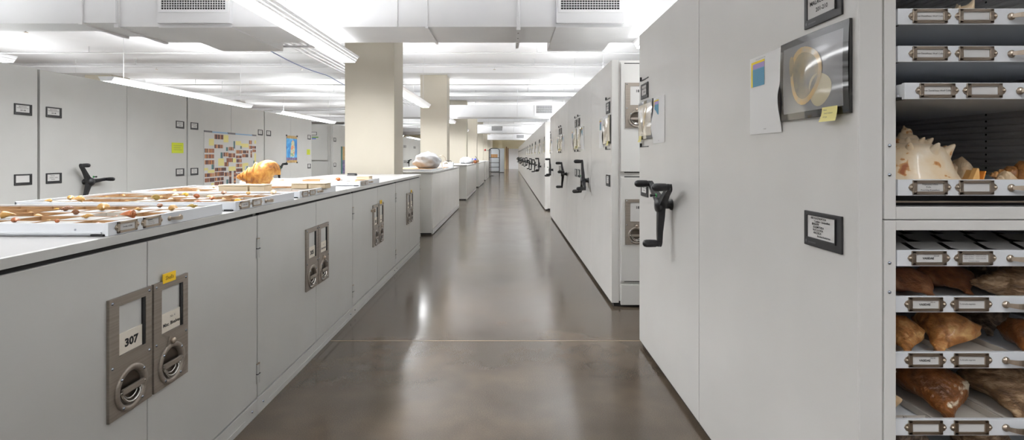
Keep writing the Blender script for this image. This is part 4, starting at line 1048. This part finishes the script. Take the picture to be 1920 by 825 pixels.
tc = thing('tall_cabinet', 'tall pale blue-grey cabinet standing at the end of the aisle', 'cabinet', (-0.92, 40.5, 0))
put('cabinet_body', MB().box(-0.56,0.54,0.02,1.0,0.04,1.88,mat('bluegrey_enamel', rgb(196,202,208), 0.35),0.006), tc)
put('door', MB().box(-0.55,0.53,0,0.021,0.08,0.98,bpy.data.materials['bluegrey_enamel'],0.004), tc); put('door', MB().box(-0.55,0.53,0,0.021,0.99,1.87,bpy.data.materials['bluegrey_enamel'],0.004), tc)
put('plinth', MB().box(-0.54,0.52,0.04,0.98,0,0.04,'dark'), tc)
struct('door_1', MB().box(-0.05, 1.0, Y1-0.05, Y1, 0, 2.02, 'white', 0.01).box(-0.12, -0.05, Y1-0.07, Y1, 0, 2.1, 'brown').box(0.72, 0.8, Y1-0.1, Y1-0.05, 0.95, 1.05, 'nickel'), 'white door in the far cream wall')
struct('trim_20', MB().box(-1.0, -0.7, Y1-0.6, Y1, 0, 2.9, 'wall').box(-0.30, -0.22, Y1-0.3, Y1, 0, 2.2, 'brown'))

# ------------------------------------------------------------------ ducts
def grille(x0, x1, z0, z1, yf, parent):
    v = put('vent_grille', MB().box(x0-0.03, x0, -0.012+yf, yf, z0-0.03, z1+0.03, 'ductw').box(x1, x1+0.03, -0.012+yf, yf, z0-0.03, z1+0.03, 'ductw').box(x0, x1, -0.012+yf, yf, z0-0.03, z0, 'ductw').box(x0, x1, -0.012+yf, yf, z1, z1+0.03, 'ductw').box(x0, x1, yf-0.001, yf-0.0005, z0, z1, 'dark'), parent)
    l = MB(); n = int((x1-x0)/0.027); k = max(2, int((z1-z0)/0.024))
    for i in range(1, n): x = x0+(x1-x0)*i/n; l.box(x-0.0022, x+0.0022, yf-0.009, yf-0.002, z0, z1, 'ductw')
    for i in range(1, k): z = z0+(z1-z0)*i/k; l.box(x0, x1, yf-0.011, yf-0.003, z-0.003, z+0.003, 'ductw')
    put('louvres', l, v)
    return v
d = thing('air_duct', 'big white air duct crossing above the aisle in front of the first pillar', 'duct', (0, 5.6, 0))
ZD = 2.63
b = MB().box(-4.18, 3.4, 0, 0.78, ZD, 3.32, 'ductw', 0.004)
put('duct_body', b, d)
put('duct_collar', MB().box(-4.52, -4.18, -0.05, 0.6, ZD+0.03, 3.3, 'ductw', 0.004).box(-4.56, -4.52, -0.07, 0.62, ZD+0.01, 3.32, 'ductw').box(-4.22, -4.17, -0.02, 0.80, ZD-0.012, 3.33, 'ductw'), d)
put('branch_duct', MB().box(-12.5, -4.56, -0.06, 0.28, ZD+0.02, 3.28, 'ductw', 0.004), d)
for xa, xb in ((0.50, 1.22), (-3.74, -2.96)):
    put('plenum_box', MB().box(xa, xb, -0.05, 0.0, ZD+0.03, 3.3, 'ductw', 0.003).box(xa, xb, -0.02, 1.25, ZD-0.012, ZD+0.001, 'ductw', 0.002).box(xa, xb, 0.781, 1.25, ZD, 3.1, 'ductw', 0.003), d)
    grille(xa+0.05, xb-0.05, 2.80, 3.10, -0.05, d)
s = MB()
for x in (-1.20, -0.88, 2.0, -2.4, -6.5, -8.6):
    s.box(x-0.008, x+0.008, -0.014, -0.0005 if x > -4.5 else 0.0, ZD, 3.32, 'ductw')
put('seam', s, d)
put('flange', MB().box(-0.895, -0.865, -0.02, 0.80, ZD-0.02, ZD-0.001, 'ductw'), d)
strap = MB().cyl((0.10,-0.03,ZD-0.03),(0.10,-0.03,3.34),0.018,0.018,'ductw',10).box(0.08, 0.12, -0.05, 0.90, ZD-0.045, ZD-0.021, 'ductw')
for y in (0.1, 0.35, 0.6): strap.cyl((0.10,y,ZD-0.0465),(0.10,y,ZD-0.044),0.010,0.010,'dark',8)
put('hanger_strap', strap, d)
put('duct_hanger', MB().cyl((-1.9,0.4,3.32),(-1.9,0.4,CEIL),0.01,0.01,'ductw',8).cyl((1.9,0.4,3.32),(1.9,0.4,CEIL),0.01,0.01,'ductw',8), d)
for i, (y, vx, nm) in enumerate(((18.3, (0.95, 1.5), 'second'), (30.6, (-1.02, -0.40), 'third'), (43.0, (0.62, 1.22), 'fourth'))):
    q = thing('air_duct', 'white air duct crossing the aisle, %s from the camera' % nm, 'duct', (0, y, 0))
    put('duct_body', MB().box(-2.0 if i else -4.2, 3.4, 0, 0.8, 2.62, 3.05, 'ductw', 0.004), q)
    put('plenum_box', MB().box(vx[0]-0.06, vx[1]+0.06, -0.05, 0.0, 2.68, 3.10, 'ductw', 0.003), q)
    grille(vx[0], vx[1], 2.76, 3.02, -0.05, q)
    put('duct_hanger', MB().cyl((0.3,-0.02,2.6),(0.3,-0.02,CEIL),0.012,0.012,'ductw',8).cyl((2.6,0.4,3.05),(2.6,0.4,CEIL),0.012,0.012,'ductw',8).cyl((-1.2,0.4,3.05),(-1.2,0.4,CEIL),0.012,0.012,'ductw',8), q)

# ------------------------------------------------------------------ pipes and conduits
def pipe_x(label, y, z, r, heads=True, xa=X0+0.1, xb=X1-0.1):
    p = thing('sprinkler_pipe', label, 'pipe', (0, y, z))
    put('pipe_run', MB().cyl((xa,0,0),(xb,0,0),r,r,'pipe',12), p)
    for x in (-9, -5.5, 0.6): put('pipe_hanger', MB().cyl((x,0,0),(x,0,CEIL-z),0.008,0.008,'pipe',8), p)
    if heads:
        for x in (-8.5, -5.0, -0.35, 2.5):
            put('sprinkler_head', MB().cyl((x,0,-r),(x,0,-r-0.05),0.012,0.012,'pipe',8).cyl((x,0,-r-0.05),(x,0,-r-0.058),0.03,0.03,'nickel',10), p)
pipe_x('white pipe crossing under the ceiling just before the second pillar', 12.6, 3.42, 0.03)
pipe_x('white pipe crossing under the ceiling just past the first pillar', 9.2, 3.50, 0.02)
pipe_x('white pipe crossing between the second pillar and the second duct', 16.4, 3.20, 0.06, False)
pipe_x('white pipe crossing just past the second duct', 20.8, 3.10, 0.05)
pipe_x('thin white pipe crossing halfway between the first two ducts', 11.2, 3.46, 0.015, False)
pipe_x('white pipe crossing just before the third duct', 28.6, 2.95, 0.05)
pipe_x('thin white pipe crossing right behind the second pillar', 15.0, 3.30, 0.018, False)
cr = thing('conduit_rack', 'bundle of white conduits running beside the light by the first pillar', 'conduit', (0, 0, 0))
for x in (-3.16, -3.27, -3.38, -3.49): put('conduit', MB().cyl((x,6.9,3.0),(x,18.0,3.0),0.016,0.016,'pipe',10), cr)
for y in (8.2, 11.5, 17.0): put('cross_bar', MB().box(-3.7,-3.05,y,y+0.04,2.955,2.983,'pipe').cyl((-3.6,y+0.02,2.983),(-3.6,y+0.02,CEIL),0.006,0.006,'pipe',6).cyl((-3.1,y+0.02,2.983),(-3.1,y+0.02,CEIL),0.006,0.006,'pipe',6), cr)
pts = []
for i in range(25):
    y = 7.6+i*0.3; pts.append((-3.62, y, 2.86-0.05*abs(math.sin((y-7.6)*1.1))))
put('cable', MB().tube(pts, 0.009, 'blue', 8), cr)['label'] = 'sagging blue cable'

# ------------------------------------------------------------------ ceiling lights
LL = 4.55
def lt_housing():
    b = MB(); h = LL/2
    for s in (-1, 1):      # perforated flanks
        pts = [(s*0.082, -h, 0.004), (s*0.082, h, 0.004), (s*0.135, h, 0.075), (s*0.135, -h, 0.075)]
        b.add(pts, [(0,1,2,3) if s > 0 else (3,2,1,0)], 'perf')
        pts2 = [(x-s*0.003, y, z) for x, y, z in pts]
        b.add(pts2, [(3,2,1,0) if s > 0 else (0,1,2,3)], 'white')
    for s in (-1, 1):
        b.prism([(-0.082,0.0),(0.082,0.0),(0.135,0.075),(-0.135,0.075)], s*h-0.004, s*h+0.004, 'white')
    return b
def lt_lens(): return MB().box(-0.081, 0.081, -LL/2+0.004, LL/2-0.004, 0.0, 0.006, 'lens')
def lt_tubes():
    b = MB()
    for x in (-0.045, 0.045): b.cyl((x,-LL/2+0.02,0.045),(x,LL/2-1.6,0.045),0.013,0.013,'uplight',10)
    return b
def lt_rods(): return MB().cyl((0,-1.9,0.07),(0,-1.9,CEIL-2.45),0.004,0.004,'pipe',6).cyl((0,1.9,0.07),(0,1.9,CEIL-2.45),0.004,0.004,'pipe',6).box(-0.13,0.13,-1.92,-1.88,0.068,0.075,'white').box(-0.13,0.13,1.88,1.92,0.068,0.075,'white')
def lamp_light(e):
    if ('lamp', e) not in CACHE:
        l = bpy.data.lights.new('lamp', 'AREA'); l.shape = 'RECTANGLE'; l.size = 0.15; l.size_y = LL-0.5
        l.energy = e; l.spread = R(152); l.color = (0.985, 1.0, 1.01); CACHE[('lamp', e)] = l
    return CACHE[('lamp', e)]
def light(x, yend, label, group=None, z=2.45):
    t = thing('ceiling_light', label, 'ceiling light', (x, yend-LL/2, z), 0, group)
    put('housing', cached('housing', lt_housing), t); put('lens', cached('lens', lt_lens), t)
    put('lamp_tubes', cached('lamp_tubes', lt_tubes), t); put('hanger_rods', cached('hanger_rods', lt_rods), t)
    lo = bpy.data.objects.new('lamp', lamp_light((35.0 if 0 < yend < 7 else 100.0) if x > 0 else 110.0)); COL.objects.link(lo); lo.parent = t; lo.location = (0, 0, -0.004)
for k in range(-1, 8):
    ye = 6.72+bay*k
    nm = {0: 'long bright ceiling light nearest the camera, left of the aisle, ending at the first pillar', 1: 'bright ceiling light ending at the second pillar', 2: 'bright ceiling light ending at the third pillar'}.get(k)
    light(-2.06, ye, nm or 'distant ceiling light in the row along the pillars', None if nm else 'distant lights along the pillars')
    light(-6.45, ye, 'ceiling light hung above the left-hand grey units, its end by the left picture edge' if k == 0 else ('ceiling light hung above the left-hand grey units, seen as a bright strip along their tops' if k == 1 else 'distant ceiling light above the left-hand units'), None if k in (0, 1) else 'distant lights above the left units')
    light(1.57, 6.1 if k == 0 else ye, 'ceiling light whose end shows above the nearest right-hand unit' if k == 0 else 'ceiling light hidden above the right-hand units', None if k == 0 else 'lights above the right units', 2.5)
    if k < 5: light(-10.4, ye, 'ceiling light in the room behind the left-hand units', 'lights behind the left units')

# ------------------------------------------------------------------ camera, world, render
cam = bpy.data.cameras.new('camera'); co = bpy.data.objects.new('camera', cam); COL.objects.link(co)
co.location = (0, 0, CAMZ); co.rotation_euler = (PI/2, 0, 0)
cam.sensor_width = 36.0; cam.lens = 36.0*FPX/1920.0
cam.shift_x = (960-VPX)/1920.0; cam.shift_y = -(412.5-VPY)/1920.0
cam.clip_start = 0.02; cam.clip_end = 200
scn.camera = co
w = bpy.data.worlds.new('world'); scn.world = w; w.use_nodes = True
w.node_tree.nodes['Background'].inputs[0].default_value = (1, 1, 1, 1); w.node_tree.nodes['Background'].inputs[1].default_value = 0.02
scn.view_settings.view_transform = 'Standard'
scn.view_settings.look = 'None'
scn.view_settings.exposure = 0.22
scn.view_settings.gamma = 1.0
scn.view_settings.use_curve_mapping = False
scn.cycles.max_bounces = 10; scn.cycles.diffuse_bounces = 6; scn.cycles.glossy_bounces = 4
scn.cycles.sample_clamp_indirect = 6.0
scn.cycles.use_denoising = True
scn.cycles.caustics_reflective = False; scn.cycles.caustics_refractive = False
